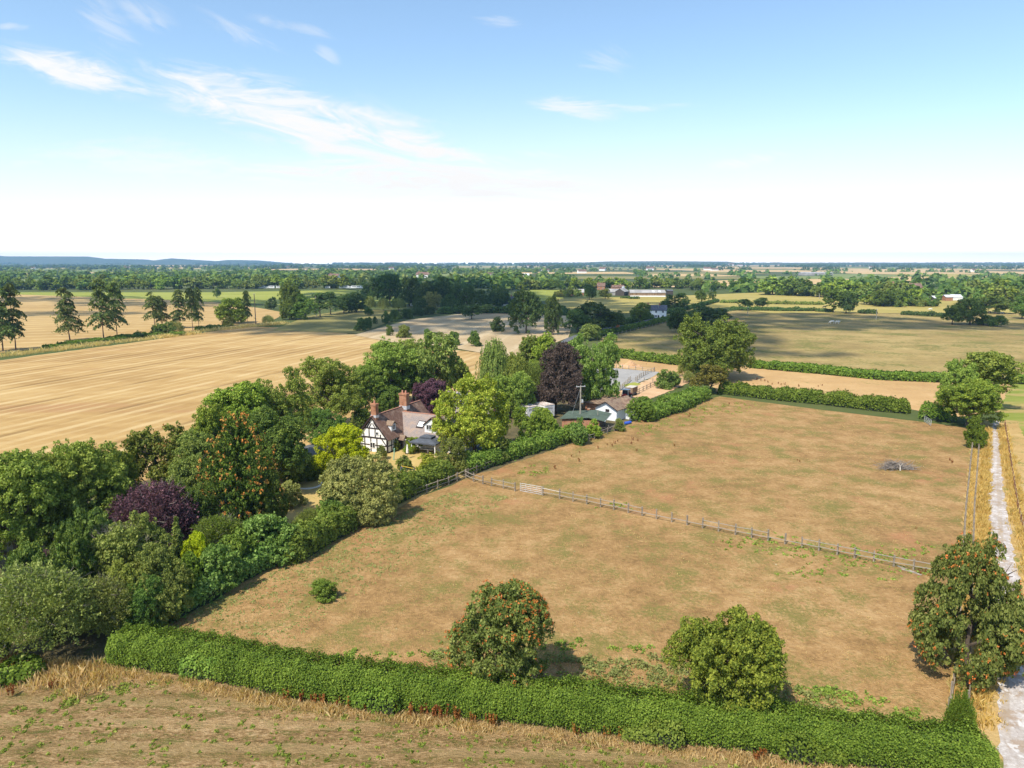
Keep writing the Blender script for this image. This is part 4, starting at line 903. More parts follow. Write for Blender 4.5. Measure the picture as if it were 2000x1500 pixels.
# brambles on the pine bank
H_('bramble', g((100, 680), (170, 670), (235, 664)), 6, 1.3, hedg, 'low green bramble patch under the lone tiered pine', .45, 2.2, 18, 'bramble', vary=.35)
H_('bramble', g((236, 662), (300, 656), (352, 655)), 6, 1.6, hedg, 'low green bramble patch left of the right pine group', .45, 2.2, 19, 'bramble', vary=.35)
H_('bramble', g((390, 645), (440, 641)), 5, 1.5, hedg, 'low green bramble patch before the round oak', .45, 2.2, 20, 'bramble', vary=.3)
H_('bramble', g((-60, 1345), (0, 1332), (55, 1318)), 3, 1.4, hedg, 'dark bramble tangle in the lower left corner', .2, 2.6, 24, 'bramble', vary=.4)

# ------------------------------------------------------------------ grass, weeds and docks
def strip(pts, r, n, h, step=1.0, side=0.0):
    o = []
    for a, b_ in zip(pts[:-1], pts[1:]):
        k = max(1, int((b_ - a).length / step))
        for i in range(k): q = a.lerp(b_, (i + .5) / k); o.append((q.x + random.uniform(-.4, .4) * r, q.y + random.uniform(-.4, .4) * r, r, int(n * random.uniform(.3, 1.6)), h * random.uniform(.6, 1.25)))
    return o
def along_(pts, step):
    o = []
    for a, b_ in zip(pts[:-1], pts[1:]):
        k = max(1, int((b_ - a).length / step)); o += [a.lerp(b_, i / k) for i in range(k)]
    return o
V3 = lambda *a: [Vector((x, y, 0)) for x, y in a]
sp = strip(V3((-52, 53.5), (-36, 52.4), (-28, 50.6), (-16.6, 47.3), (0, 44.3), (17, 41.0), (29, 38.5)), .65, 95, .45, .6) + strip(V3((-30, 50.2), (-16.6, 46.3), (0, 43.3), (17, 40)), 1.2, 70, .2, .8)
sp += strip(V3((-50, 52), (-38, 50.8), (-31, 50)), 1.8, 200, .7, .8)
blades('dry_grass', sp, dryg, 2, label='dry straw coloured grass along the near hedge foot')
A1 = V3((30.5, 44.4), (35.9, 52), (59.3, 88), (90.0, 134)); A2 = V3((32.7, 44.6), (37.7, 52.2), (61.0, 88), (92.1, 134)); A3 = V3((44.6, 54), (65.7, 88), (96.9, 137))
sp = strip(A1, .5, 40, .5, .7) + strip(A2, .75, 90, .65, .6) + strip(A3, .85, 90, .65, .7)
tr_c = [Vector((35.6, 44.5, 0)), Vector((40.6, 52.3, 0)), Vector((63.1, 88, 0)), Vector((94.4, 136, 0))]
for q in along_(tr_c, .7):
    if random.random() < .55: sp.append((q.x + random.uniform(-.25, .25), q.y, random.uniform(.1, .35), random.randint(4, 16), .16))
    for sd in (-1, 1):
        if random.random() < .5: sp.append((q.x + sd * random.uniform(1.0, 1.5) * (1 + .25 * (q.y < 60)), q.y, random.uniform(.15, .4), random.randint(8, 26), random.uniform(.25, .5)))
blades('dry_grass', sp, goldgrass, 3, label='golden tall grass on both sides of the white track')
sp = []
for (a, b_) in [((-40, 702), (100, 684)), ((100, 686), (240, 668)), ((240, 668), (390, 652)), ((390, 648), (560, 632))]:
    sp += strip(g(a, b_), 3.0, 90, 1.5, 2.0)
blades('dry_grass', sp, dryg, 4, label='tall bleached grass along the pine bank')
def weeds(name, spots, mat, label, seed, leaf=.12):
    rng = np.random.default_rng(seed); C = []; 
    for (x, y, r, n, h) in spots:
        a = rng.uniform(0, 6.28, n); q = r * np.sqrt(rng.random(n)); C.append(np.stack([x + np.cos(a) * q, y + np.sin(a) * q, .03 + h * rng.random(n) * (1.1 - q / r)], 1))
    c = np.concatenate(C); n = unit(rng.normal(size=c.shape) * .6 + np.array([0, 0, .6]))
    return tag(link(name, quads_mesh(name, leaf_quads(rng, c, n, leaf * rng.uniform(.5, 1.4, len(c)), 1.9)), mat), label, None, None, 'stuff')
rw = random.Random(9)
def around(pts, ru, rv, k, r, n, h):
    o = []
    for (u, v) in pts:
        for i in range(k):
            p = G(u + rw.gauss(0, ru), v + rw.gauss(0, rv)); q = rw.uniform(.5, 1.4); o.append((p.x, p.y, r * q, int(n * q * q), h * rw.uniform(.5, 1.3)))
    return o
weeds('weeds', around([(1110, 1290), (1160, 1305), (1220, 1300), (1270, 1300), (1330, 1310), (1180, 1320), (1280, 1330), (900, 1285), (1560, 1360), (1590, 1385), (1640, 1400), (880, 1290)], 30, 9, 22, .4, 26, .5), pale_weed, 'pale green weeds behind the near hedge', 5)
weeds('weeds', around([(1640, 1360), (1600, 1350), (1690, 1372), (1110, 1262), (820, 1278), (690, 1280), (1240, 1270), (1760, 1395)], 26, 5, 12, .3, 22, .35) + around([(1500, 1055), (1560, 1070), (1620, 1090), (1680, 1100), (1600, 1120), (1540, 1080), (1720, 1085), (1770, 1080), (1780, 1120), (1660, 1075), (1450, 1062)], 32, 7, 22, .26, 12, .22)
      + around([(1020, 925), (1040, 920), (1210, 990)], 22, 5, 6, .5, 30, .3) + around([(1300, 830), (1340, 815), (1390, 800), (1430, 800), (1360, 800), (1440, 790), (1250, 838)], 26, 6, 20, .5, 16, .5), weed, 'green nettles and thistles in the paddock', 6)
weeds('weeds', around([(x, 1290 + (x - 250) * .155) for x in range(260, 1000, 60)], 30, 6, 4, .45, 44, .3) + around([(250, 1340), (180, 1350), (330, 1340), (120, 1370), (60, 1395)], 40, 10, 5, .4, 40, .22), weed, 'leafy green weeds at the near hedge foot', 7)
sp = []
for i in range(800):
    u = rw.uniform(-40, 1700); v0 = 1320 + max(0, (u - 250)) * .13 + abs(min(0, u - 250)) * .4; p = G(u, rw.uniform(v0 + 10, 1560)); q = rw.random() ** 2; sp.append((p.x, p.y, .06 + .2 * q, int(5 + 18 * q), .09))
weeds('weeds', sp, weed, 'scattered green weeds in the near field', 8, .12)
sp = []
for i in range(2600):
    u, v = rw.uniform(340, 1880), rw.uniform(830, 1420); p = G(u, v)
    if v > 1215 + (u - 200) * .12 or u < 340 + (1205 - v) * 2.05: continue
    sp.append((p.x, p.y, rw.uniform(.2, .7), rw.randint(5, 16), rw.uniform(.06, .16)))
blades('dry_grass', sp, dryg, 12, label='low bleached tufts in the paddocks')
sp = []
for i in range(1500):
    t = rw.random(); k = rw.random() ** 1.5; p = Vector((-31 + 22 * t + 9 * k, 59.5 + 36 * t - 8 * k * (1.2 - t), 0)); sp.append((p.x, p.y, rw.uniform(.15, .5), rw.randint(4, 14), rw.uniform(.05, .10)))
weeds('weeds', sp, pale_weed, 'greener grass along the garden side of the near paddock', 13, .09)
sp = []
for i in range(3800):
    x, y = rw.uniform(-52, 33), rw.uniform(26, 53)
    if y > 47 - (x + 16) * .205 - max(0, -x - 30) * -.1: continue
    sp.append((x, y, rw.uniform(.1, .5), rw.randint(5, 14), rw.uniform(.07, .15)))
blades('stubble', sp, dryg, 14, label='short dry stubble in the near field')
def dock_mesh(seed):
    rng = np.random.default_rng(seed); k = 5; C = []
    for i in range(k):
        a = rng.uniform(0, 6.28); r = rng.uniform(.05, .3); t = rng.random(34) ** .7
        C.append(np.stack([np.cos(a) * r * (1 + t * .3) + rng.normal(size=34) * .03, np.sin(a) * r * (1 + t * .3) + rng.normal(size=34) * .03, .15 + t * rng.uniform(.5, 1.0)], 1))
    c = np.concatenate(C); return leaf_quads(rng, c, unit(rng.normal(size=c.shape)), .10 * rng.uniform(.6, 1.2, len(c)), 1.6)
DK = [quads_mesh('dock_plant', dock_mesh(s)) for s in range(4)]
def docks(pts, label, group, s=(.8, 1.3)):
    for (u, v) in pts:
        o = link('dock_plant', DK[rw.randint(0, 3)], rustp, slot=True); o.location = G(u, v); k = rw.uniform(*s); o.scale = (k, k, k); o.rotation_euler = (0, 0, rw.uniform(0, 6)); tag(o, label, 'weed', group)
docks([(560 + i * 26 + rw.uniform(-9, 9), 1366 + i * 3.2 + rw.uniform(-4, 4)) for i in range(15)] + [(566, 1348), (735, 1372), (745, 1380), (720, 1368), (810, 1386), (955, 1410), (962, 1418), (1125, 1435), (1185, 1440), (1215, 1445)], 'rust brown dock plant at the foot of the near hedge', 'docks at the near hedge foot', (.8, 1.3))
docks([(100, 1345), (25, 1360), (110, 1338), (20, 1350), (1478, 1488), (1490, 1482)], 'rust brown dock plant in straw grass at the ends of the near hedge', 'docks at the ends of the near hedge', (.6, .95))
docks([(1168, 877), (1186, 870), (1195, 872), (1200, 867), (1206, 863), (1233, 868), (1235, 860), (1246, 862), (1243, 882), (1116, 893), (1132, 885), (1130, 902), (1084, 916), (1317, 872)], 'rust brown dock plant in the far paddock near the garden hedge', 'docks in the far paddock', (.4, .75))
docks([(1345, 815), (1348, 811), (1424, 790), (1375, 802), (1508, 752), (1520, 750), (1526, 753), (1532, 752), (1560, 756), (1598, 756), (1605, 754), (1478, 742), (1486, 744), (1494, 745), (1500, 748)], 'rust brown dock plant near the hedge at the paddock top', 'docks at the paddock top', (.5, .9))
docks([(1290, 744), (1292, 740), (1262, 712), (1860, 905), (1855, 900), (1562, 903), (1557, 900), (1790, 1034), (1798, 1122), (1805, 1118), (1795, 1116)], 'single rust brown dock plant by a fence or in bare grass', 'odd docks about the paddock', (.35, .6))
# ------------------------------------------------------------------ building materials
def tiles(name, c1, c2, c3, rows=3.4, rough=.8):
    """roof of small tiles: rows of courses, each tile its own tint, lichen blotches"""
    m, nt = new_mat(name); p = objco(nt); br = N(nt, 'ShaderNodeTexBrick')
    sepx = N(nt, 'ShaderNodeSeparateXYZ'); L(nt, p, sepx.inputs[0])
    cb_ = N(nt, 'ShaderNodeCombineXYZ'); L(nt, math_(nt, 'ADD', sepx.outputs[0], sepx.outputs[1]), cb_.inputs[0]); L(nt, math_(nt, 'MULTIPLY', sepx.outputs[2], 1.5), cb_.inputs[1])
    L(nt, cb_.outputs[0], br.inputs['Vector']); br.inputs['Scale'].default_value = rows; br.inputs['Mortar Size'].default_value = .03
    br.inputs['Color1'].default_value = (*c1, 1); br.inputs['Color2'].default_value = (*c2, 1); br.inputs['Mortar'].default_value = (*[x * .5 for x in c1], 1)
    n1 = noise(nt, p, .8, 5, .65)
    col = mixc(nt, smooth(nt, n1, .45, .68), br.outputs[0], c3)
    out_surf(nt, bsdf(nt, col, rough, .2, 0, br.outputs['Fac'], .4, .03)); return m
def bricks(name, c1, c2):
    m, nt = new_mat(name); p = objco(nt); s_ = N(nt, 'ShaderNodeSeparateXYZ'); L(nt, p, s_.inputs[0]); c = N(nt, 'ShaderNodeCombineXYZ')
    L(nt, math_(nt, 'ADD', s_.outputs[0], s_.outputs[1]), c.inputs[0]); L(nt, s_.outputs[2], c.inputs[1]); b = N(nt, 'ShaderNodeTexBrick'); L(nt, c.outputs[0], b.inputs['Vector'])
    b.inputs['Scale'].default_value = 5.5; b.inputs['Color1'].default_value = (*c1, 1); b.inputs['Color2'].default_value = (*c2, 1); b.inputs['Mortar'].default_value = (.34, .28, .22, 1)
    out_surf(nt, bsdf(nt, mixc(nt, smooth(nt, noise(nt, p, 1.2, 4), .4, .75), b.outputs[0], tuple(x * .55 for x in c1)), .9, .1)); return m
def boards(name, c1, c2, per=.16):
    m, nt = new_mat(name); p = objco(nt); s_ = N(nt, 'ShaderNodeSeparateXYZ'); L(nt, p, s_.inputs[0]); x = math_(nt, 'ADD', s_.outputs[0], s_.outputs[1])
    cell = math_(nt, 'FLOOR', math_(nt, 'DIVIDE', x, per)); w = N(nt, 'ShaderNodeTexWhiteNoise', noise_dimensions='1D'); L(nt, cell, w.inputs['W'])
    fr = math_(nt, 'FRACT', math_(nt, 'DIVIDE', x, per)); gap = smooth(nt, fr, .0, .1)
    out_surf(nt, bsdf(nt, mixc(nt, gap, tuple(q * .35 for q in c1), mixc(nt, w.outputs[0], c1, c2)), .85, .15, 0, gap, .5, .02)); return m
M['tile_brown'] = tiles('brown_tile', (.15, .085, .062), (.20, .115, .082), (.26, .175, .13))
M['tile_pale'] = tiles('pale_tile', (.27, .225, .205), (.35, .295, .27), (.34, .25, .195))
M['tile_lichen'] = tiles('lichen_tile', (.26, .18, .12), (.33, .24, .17), (.14, .08, .06), 2.4)
M['slate'] = tiles('slate', (.10, .105, .13), (.14, .145, .17), (.17, .17, .18))
M['brick'] = bricks('red_brick', (.36, .15, .075), (.45, .20, .10))
M['render'] = plain('white_render', (.80, .79, .76), .8, .10, 1.2)
M['render_blue'] = plain('white_paint_wall', (.78, .80, .82), .7, .12, 1.2)
M['timber'] = plain('black_timber', (.03, .022, .022), .7, .4, 4)
M['glass'] = plain('window_glass', (.035, .04, .05), .12, .3, 2, spec=.6)
M['frame'] = plain('white_frame', (.78, .78, .76), .5, .1, 4)
M['oak_post'] = plain('weathered_wood', (.30, .25, .19), .9, .45, 3, col2=(.16, .13, .10))
M['rail'] = plain('grey_rail', (.33, .285, .23), .9, .4, 2, col2=(.19, .16, .125))
M['fence_brown'] = plain('brown_fence_wood', (.24, .19, .135), .9, .5, 1.2, col2=(.10, .08, .055))
M['rail_dark'] = plain('dark_creosote_rail', (.17, .14, .11), .9, .4, 2)
M['rail_white'] = plain('white_rail', (.56, .51, .43), .8, .3, 2)
M['rust'] = plain('rusty_post', (.20, .09, .05), .9, .5, 5)
M['galv'] = plain('galvanised_steel', (.62, .63, .65), .4, .2, 3, metal=.3)
M['felt'] = plain('green_felt_roof', (.085, .115, .085), .9, .25, .7)
M['stable_wood'] = boards('dark_boarding', (.06, .048, .04), (.11, .09, .075), .2)
M['barn_wood'] = boards('barn_boarding', (.22, .14, .085), (.32, .22, .14), 1.2)
M['sheet'] = plain('grey_sheet_roof', (.36, .34, .32), .7, .3, .15)
M['sheet_pale'] = plain('pale_sheet_roof', (.62, .63, .66), .5, .2, .2)
M['panel'] = plain('solar_glass', (.02, .03, .06), .12, .3, 1, spec=.7)
M['lorry'] = plain('dirty_white_body', (.74, .72, .70), .55, .2, 1.0, col2=(.52, .48, .45))
M['rust_top'] = plain('rusty_white_roof', (.68, .64, .60), .7, .3, .8, col2=(.30, .19, .14))
M['scrawl'] = plain('faded_dark_paint', (.10, .09, .10), .8, .3, 3)
M['red'] = plain('red_paint', (.48, .06, .05), .45, .3, 3)
M['tyre'] = plain('black_rubber', (.025, .025, .025), .9, .3, 4)
M['blue'] = plain('blue_plastic', (.03, .10, .50), .45, .2, 3)
M['steelblue'] = plain('blue_metal_paint', (.10, .13, .38), .5, .2, 3)
M['yellow'] = plain('yellow_paint', (.60, .42, .05), .5, .2, 3)
M['canvas'] = plain('dark_canvas', (.085, .095, .115), .85, .2, 1)
M['cloth'] = plain('pale_cloth', (.74, .70, .66), .9, .1, 3)
M['carpaint'] = plain('blue_car_paint', (.16, .24, .40), .3, .15, 1, spec=.6)
M['orange'] = plain('orange_board', (.75, .22, .06), .6, .15, 2)
M['hide_white'] = plain('white_hide', (.68, .64, .58), .9, .2, 3)
M['hide_dark'] = plain('dark_hide', (.06, .045, .04), .9, .3, 3)
M['green_pole'] = plain('mint_paint', (.25, .48, .36), .5, .15, 2)
M['copper_flash'] = plain('terracotta', (.50, .24, .16), .8, .2, 3)

def gable(mb, x0, x1, y0, y1, e, r, t=.14, ov=.35, along='y', mi=0, hip0=0.0):
    """two roof slopes with thickness over a block; ridge along y or x"""
    if along == 'y':
        xm = (x0 + x1) / 2; k = (r - e) / (xm - x0); lo = e - k * ov
        mb.slab([(x0 - ov, y0 - ov, lo), (xm, y0 - ov, r), (xm, y1 + ov, r), (x0 - ov, y1 + ov, lo)], t, mi)
        mb.slab([(xm + .002, y0 - ov, r), (x1 + ov, y0 - ov, lo), (x1 + ov, y1 + ov, lo), (xm + .002, y1 + ov, r)], t, mi)
    else:
        ym = (y0 + y1) / 2; k = (r - e) / (ym - y0); lo = e - k * ov
        mb.slab([(x0 - ov, y0 - ov, lo), (x1 + ov, y0 - ov, lo), (x1 + ov, ym, r), (x0 - ov, ym, r)], t, mi)
        mb.slab([(x0 - ov, ym + .002, r), (x1 + ov, ym + .002, r), (x1 + ov, y1 + ov, lo), (x0 - ov, y1 + ov, lo)], t, mi)
def block(mb, x0, x1, y0, y1, e, r, along='y', d=.16):
    """walls with gable ends, kept just under the roof"""
    if along == 'y':
        xm = (x0 + x1) / 2
        pr = [(x0, -.2), (x1, -.2), (x1, e - d), (xm, r - d), (x0, e - d)]; n = 5
        vs = [(x, y0, z) for x, z in pr] + [(x, y1, z) for x, z in pr]
    else:
        ym = (y0 + y1) / 2
        pr = [(y0, -.2), (y1, -.2), (y1, e - d), (ym, r - d), (y0, e - d)]; n = 5
        vs = [(x0, y, z) for y, z in pr] + [(x1, y, z) for y, z in pr]
    mb.add(vs, [tuple(range(n))[::-1], tuple(range(n, 2 * n))] + [(i, (i + 1) % n, n + (i + 1) % n, n + i) for i in range(n)])
def window(parent, face, c, w, h, lights=2, name='window', at=0.0):
    """frame proud of the wall with panes set into it. face: '-y' or '+x' or '-x'"""
    x, z = c; fr = MB(); gl = MB()
    def bx(mb, a0, a1, z0, z1, d0, d1):
        if face == '-y': mb.box(a0, a1, at - d1, at - d0, z0, z1)
        elif face == '+x': mb.box(at + d0, at + d1, a0, a1, z0, z1)
        else: mb.box(at - d1, at - d0, a0, a1, z0, z1)
    t = .07
    bx(fr, x - w / 2, x + w / 2, z - t, z, .003, .08); bx(fr, x - w / 2, x + w / 2, z + h, z + h + t, .003, .08)
    for k in range(lights + 1):
        q = x - w / 2 + w * k / lights; bx(fr, q - t / 2, q + t / 2, z, z + h, .003, .075)
    bx(gl, x - w / 2 + t / 2, x + w / 2 - t / 2, z, z + h, .002, .035)
    f = fr.build(name, M['frame'], parent); gl.build('pane', M['glass'], f); return f
def one(parent, name, mat, fn):
    mb = MB(); fn(mb); return mb.build(name, M[mat], parent)

# ------------------------------------------------------------------ timber-framed cottage
cot = empty('cottage', (-21.0, 116.2, 0), atan2(-.42, .91)); tag(cot, 'black and white timber framed cottage with brown roof and two brick chimneys', 'house')
one(cot, 'wall', 'render', lambda m: block(m, -6, 0, 0, 15, 2.75, 6.25))
one(cot, 'wing_wall', 'render', lambda m: block(m, -.2, 12.5, 4.6, 12.0, 2.3, 5.5, 'x'))
one(cot, 'roof', 'tile_brown', lambda m: gable(m, -6, 0, 0, 15, 2.75, 6.25))
def wing_roof(m):
    m.slab([(-.1, 4.2, 2.12), (12.9, 4.2, 2.12), (12.9, 8.3, 5.52), (-2.55, 8.3, 5.52)], .13)
    m.slab([(-2.55, 8.302, 5.52), (12.9, 8.302, 5.52), (12.9, 12.4, 2.12), (-.1, 12.4, 2.12)], .13)
one(cot, 'wing_roof', 'tile_pale', wing_roof)
one(cot, 'ridge_tiles', 'copper_flash', lambda m: (m.box(-3.1, -2.9, -.36, 15.36, 6.22, 6.33), m.box(-2.2, 12.9, 8.2, 8.4, 5.5, 5.6)))
def timbers(m):
    b = lambda a, c, w=.2: m.beam((a[0], -.02, a[1]), (c[0], -.02, c[1]), w, .09, up=(0, 1, 0))
    def v(x, z0, z1, w=.2): m.box(x - w / 2, x + w / 2, -.05, .02, z0, z1)
    def h(z, x0, x1, w=.2): m.box(x0, x1, -.055, .02, z - w / 2, z + w / 2)
    h(2.55, -6.05, .05, .24); h(1.25, -6, 0, .18); h(4.15, -4.75, -1.25, .2)
    for x in (-5.9, -4.6, -3.35, -2.1, -.1): v(x, 0, 2.43)
    for x in (-4.75, -3.65, -2.4, -1.35): v(x, 2.67, 4.05 if -4.6 < x < -1.4 else 3.2)
    for s in (-1, 1):
        m.beam((-3, -.03, 5.95), (-3 + s * 2.9, -.03, 2.6), .09, .26, up=(0, 1, 0)) if 0 else None
        m.beam((-3 + s * .55, -.02, 4.2), (-3 + s * 0.12, -.02, 5.2), .08, .16, up=(0, 1, 0)) if 0 else None
    for s in (-1, 1):
        x0, z0, x1, z1 = -3 + s * .15, 5.85, -3 + s * 2.95, 2.6; nx, nz = (z1 - z0), -(x1 - x0); l = sqrt(nx * nx + nz * nz); nx, nz = nx / l * .13, nz / l * .13
        for (a, c, e, f, w) in ((x0, z0, x1, z1, .13), (-3 + s * 1.0, 4.25, -3 + s * .35, 5.2, .09), (-3 + s * .1, 5.0, -3 + s * .62, 4.25, .07), (-3 + s * 1.9, 2.4, -3 + s * 2.8, 1.3, .09)):
            dx, dz = e - a, f - c; l = sqrt(dx * dx + dz * dz); px, pz = -dz / l * w, dx / l * w
            m.add([(a + px, -.045, c + pz), (e + px, -.045, f + pz), (e - px, -.045, f - pz), (a - px, -.045, c - pz), (a + px, .01, c + pz), (e + px, .01, f + pz), (e - px, .01, f - pz), (a - px, .01, c - pz)],
                  [(0, 1, 2, 3), (7, 6, 5, 4), (0, 4, 5, 1), (1, 5, 6, 2), (2, 6, 7, 3), (3, 7, 4, 0)])
    for y in (.1, 1.2, 2.3, 3.4, 4.4): m.box(-.02, .05, y - .09, y + .09, 0, 2.45)
    for z in (.15, 1.25, 2.4): m.box(-.02, .045, -.03, 4.5, z - .09, z + .09)
one(cot, 'timber_frame', 'timber', timbers)
one(cot, 'bargeboard', 'timber', lambda m: [m.beam((-3 + s * .02, -.37, 6.16), (-3 + s * 3.38, -.37, 2.24), .05, .2) for s in (-1, 1)])
for (x, y, w, d, z0, z1) in ((-2.9, .75, 1.0, .8, 5.2, 8.3), (-2.75, 9.6, 1.5, 1.0, 5.4, 8.6)):
    c = one(cot, 'chimney', 'brick', lambda m: (m.box(x - w / 2, x + w / 2, y - d / 2, y + d / 2, z0, z1 - .3), m.box(x - w / 2 - .09, x + w / 2 + .09, y - d / 2 - .09, y + d / 2 + .09, z1 - .3, z1)))
    for k in range(1 if w < 1.2 else 2):
        one(c, 'chimney_pot', 'copper_flash', lambda m: m.tube([(x - .35 * (w > 1.2) + .7 * k, y, z1 - .02), (x - .35 * (w > 1.2) + .7 * k, y, z1 + .5)], [.17, .14], 10))
    one(c, 'lead_flashing', 'galv', lambda m: m.box(x - w / 2 - .05, x + w / 2 + .05, y - d / 2 - .05, y + d / 2 + .05, 5.7 if x > -2.8 else 5.9, 6.35))
dm = one(cot, 'dormer', 'render_blue', lambda m: m.box(-2.4, -.55, 2.1, 3.5, 3.3, 4.55))
one(dm, 'dormer_roof', 'tile_lichen', lambda m: gable(m, -2.9, -.5, 2.1, 3.5, 4.55, 5.1, .1, .18, 'x'))
window(cot, '+x', (2.8, 3.65), .85, .75, 2, at=-.55)
d2 = one(cot, 'dormer', 'render', lambda m: block(m, 4.1, 6.9, 5.3, 8.0, 4.55, 5.55, 'y'))
one(d2, 'dormer_roof', 'tile_brown', lambda m: gable(m, 4.1, 6.9, 5.3, 8.0, 4.62, 5.75, .1, .28, 'y'))
window(cot, '-y', (5.5, 3.55), 2.0, .8, 4, at=5.3)
sk = one(cot, 'skylight', 'timber', lambda m: m.slab([(2.0, 5.75, 3.56), (3.4, 5.75, 3.56), (3.4, 6.95, 4.56), (2.0, 6.95, 4.56)], .1))
one(sk, 'pane', 'frame', lambda m: m.slab([(2.15, 5.95, 3.76), (3.25, 5.95, 3.76), (3.25, 6.75, 4.43), (2.15, 6.75, 4.43)], .05))
window(cot, '-y', (-2.0, 3.1), .5, .45, 1, at=-.02); window(cot, '-y', (-3.0, .75), 1.0, .9, 2, at=-.0)
window(cot, '+x', (1.75, 1.4), .7, .75, 2, at=.0); window(cot, '-y', (3, .8), 1.4, 1.0, 3, at=4.6); window(cot, '-y', (8.5, .8), 1.4, 1.0, 3, at=4.6)
po = one(cot, 'porch', 'timber', lambda m: [m.box(x - .06, x + .06, y - .06, y + .06, 0, 1.95) for x in (1.2, .1) for y in (2.9, 4.1)])
one(po, 'porch_roof', 'tile_lichen', lambda m: gable(m, 0, 1.25, 2.85, 4.15, 1.98, 2.6, .08, .15, 'x'))
one(cot, 'door', 'timber', lambda m: m.box(.055, .1, 3.1, 3.9, 0, 1.85))

# tiled barn with solar panels behind the golden green tree
bn = empty('barn', (-14.4, 137.2, 0), atan2(-.36, .93)); tag(bn, 'tile roofed outbuilding with solar panels behind the golden green tree', 'barn')
one(bn, 'wall', 'brick', lambda m: block(m, 0, 10.6, 0, 7.5, 3.2, 6.4, 'x')); one(bn, 'roof', 'tile_pale', lambda m: gable(m, 0, 10.6, 0, 7.5, 3.2, 6.4, .14, .4, 'x'))
for i in range(5):
    x = 1.1 + i * 1.15; P_ = lambda x_, t: (x_, .3 + t * 3.2, 3.2 + (.3 + t * 3.2) * 3.2 / 3.75 + .05)
    for j in range(2):
        a, c = .12 + j * .44, .12 + j * .44 + .42
        pn = one(bn, 'solar_panel', 'frame', lambda m: m.slab([P_(x, a), P_(x + 1.08, a), P_(x + 1.08, c), P_(x, c)], .045))
        q = lambda x_, t: (P_(x_, t)[0], P_(x_, t)[1], P_(x_, t)[2] + .012)
        one(pn, 'pane', 'panel', lambda m: m.slab([q(x + .06, a + .015), q(x + 1.02, a + .015), q(x + 1.02, c - .015), q(x + .06, c - .015)], .01))
window(bn, '-y', (4, 1.0), 1.2, 1.0, 2); window(bn, '-y', (9, 1.0), 1.2, 1.0, 2)

# green roofed stable block
st = empty('stable', (9.6, 133.2, 0), atan2(-2.2, 6.9)); tag(st, 'low wooden stable block with a dark green felt roof', 'stable')
one(st, 'wall', 'brick', lambda m: m.box(0, 7.2, 0, 6.8, -.2, 2.32)); 
one(st, 'roof', 'felt', lambda m: (m.slab([(-.4, -.35, 2.35), (5.2, -.35, 2.95), (5.2, 7.1, 2.95), (-.4, 7.1, 2.35)], .1), m.slab([(5.202, -.35, 2.95), (8.3, -.35, 2.45), (8.3, 7.1, 2.45), (5.202, 7.1, 2.95)], .1)))
one(st, 'boarding', 'stable_wood', lambda m: m.box(7.203, 7.26, 0, 6.8, 0, 2.3))
for k in range(3):
    d = one(st, 'stable_door', 'timber', lambda m: m.box(7.263, 7.31, .7 + k * 2.1, 1.8 + k * 2.1, 0, 2.05))
    [one(d, 'door_jamb', 'oak_post', lambda m: m.box(7.26, 7.33, y + k * 2.1, y + .098 + k * 2.1, 0, 2.1)) for y in (.6, 1.802)]
one(st, 'gutter', 'galv', lambda m: m.box(8.3, 8.38, -.35, 7.1, 2.3, 2.4))
# white stable with lichened roof
ws = empty('white_stable', (21.2, 140.8, 0), atan2(-.61, .79)); tag(ws, 'white walled stable with a brown lichened gable roof by the hawthorn', 'stable')
one(ws, 'wall', 'render_blue', lambda m: block(m, -5, 0, 0, 8.5, 2.55, 3.85)); one(ws, 'roof', 'tile_lichen', lambda m: gable(m, -5, 0, 0, 8.5, 2.55, 3.85, .12, .4))
one(ws, 'side_wall', 'render_blue', lambda m: block(m, .003, 2.6, 3.2, 8.4, 2.4, 3.75, 'x')); one(ws, 'side_roof', 'tile_lichen', lambda m: gable(m, -1.9, 2.6, 3.2, 8.4, 2.4, 3.8, .1, .25, 'x'))
one(ws, 'lean_to_roof', 'tile_lichen', lambda m: m.slab([(-10, 3.2, 2.2), (-5.45, 3.2, 2.45), (-5.45, 9.6, 2.9), (-10, 9.6, 2.7)], .12)); one(ws, 'lean_to_wall', 'brick', lambda m: m.box(-9.7, -5.02, 3.6, 9.2, 0, 2.05))
one(ws, 'bargeboard', 'timber', lambda m: [m.beam((-2.5 + s * .02, -.42, 3.78), (-2.5 + s * 2.92, -.42, 2.26), .05, .16) for s in (-1, 1)])
one(ws, 'window', 'timber', lambda m: m.box(-2.6, -1.7, -.03, .02, 1.7, 2.3))
one(ws, 'gate_pier', 'brick', lambda m: m.box(-6.6, -6.0, -.6, 0, 0, 2.0))

# two old white trailers
for i, (x, y, rz, lb) in enumerate(((3.1, 143.0, .55, 'left white box trailer with rust streaked roof behind the lime bush'), (6.6, 144.5, .62, 'right white box trailer with a brown rusted roof and open end'))):
    t = empty('box_trailer', (x, y, 0), rz); tag(t, lb, 'trailer', 'old white trailers')
    one(t, 'body', 'lorry', lambda m: m.box(-1.25, 1.25, -2.0, 2.0, .6, 2.95)); one(t, 'roof', 'rust_top', lambda m: m.box(-1.29, 1.29, -2.04, 2.04, 2.952, 3.02))
    one(t, 'lettering', 'scrawl', lambda m: [m.box(-.8 + k * .33, -.68 + k * .33, -2.012, -1.99, 2.1 + .1 * (k % 2), 2.5) for k in range(5)] + [m.box(-.8, -.2, -2.013, -1.99, 2.42, 2.5), m.box(.2, .7, -2.013, -1.99, 2.12, 2.2)])
    one(t, 'door', 'rust_top', lambda m: m.box(1.252, 1.28, -.4, .6, .7, 2.7)); 
    for sx in (-1.1, 1.1): one(t, 'wheel', 'tyre', lambda m: m.tube([(sx - .1, 0, .38), (sx + .1, 0, .38)], .38, 14))

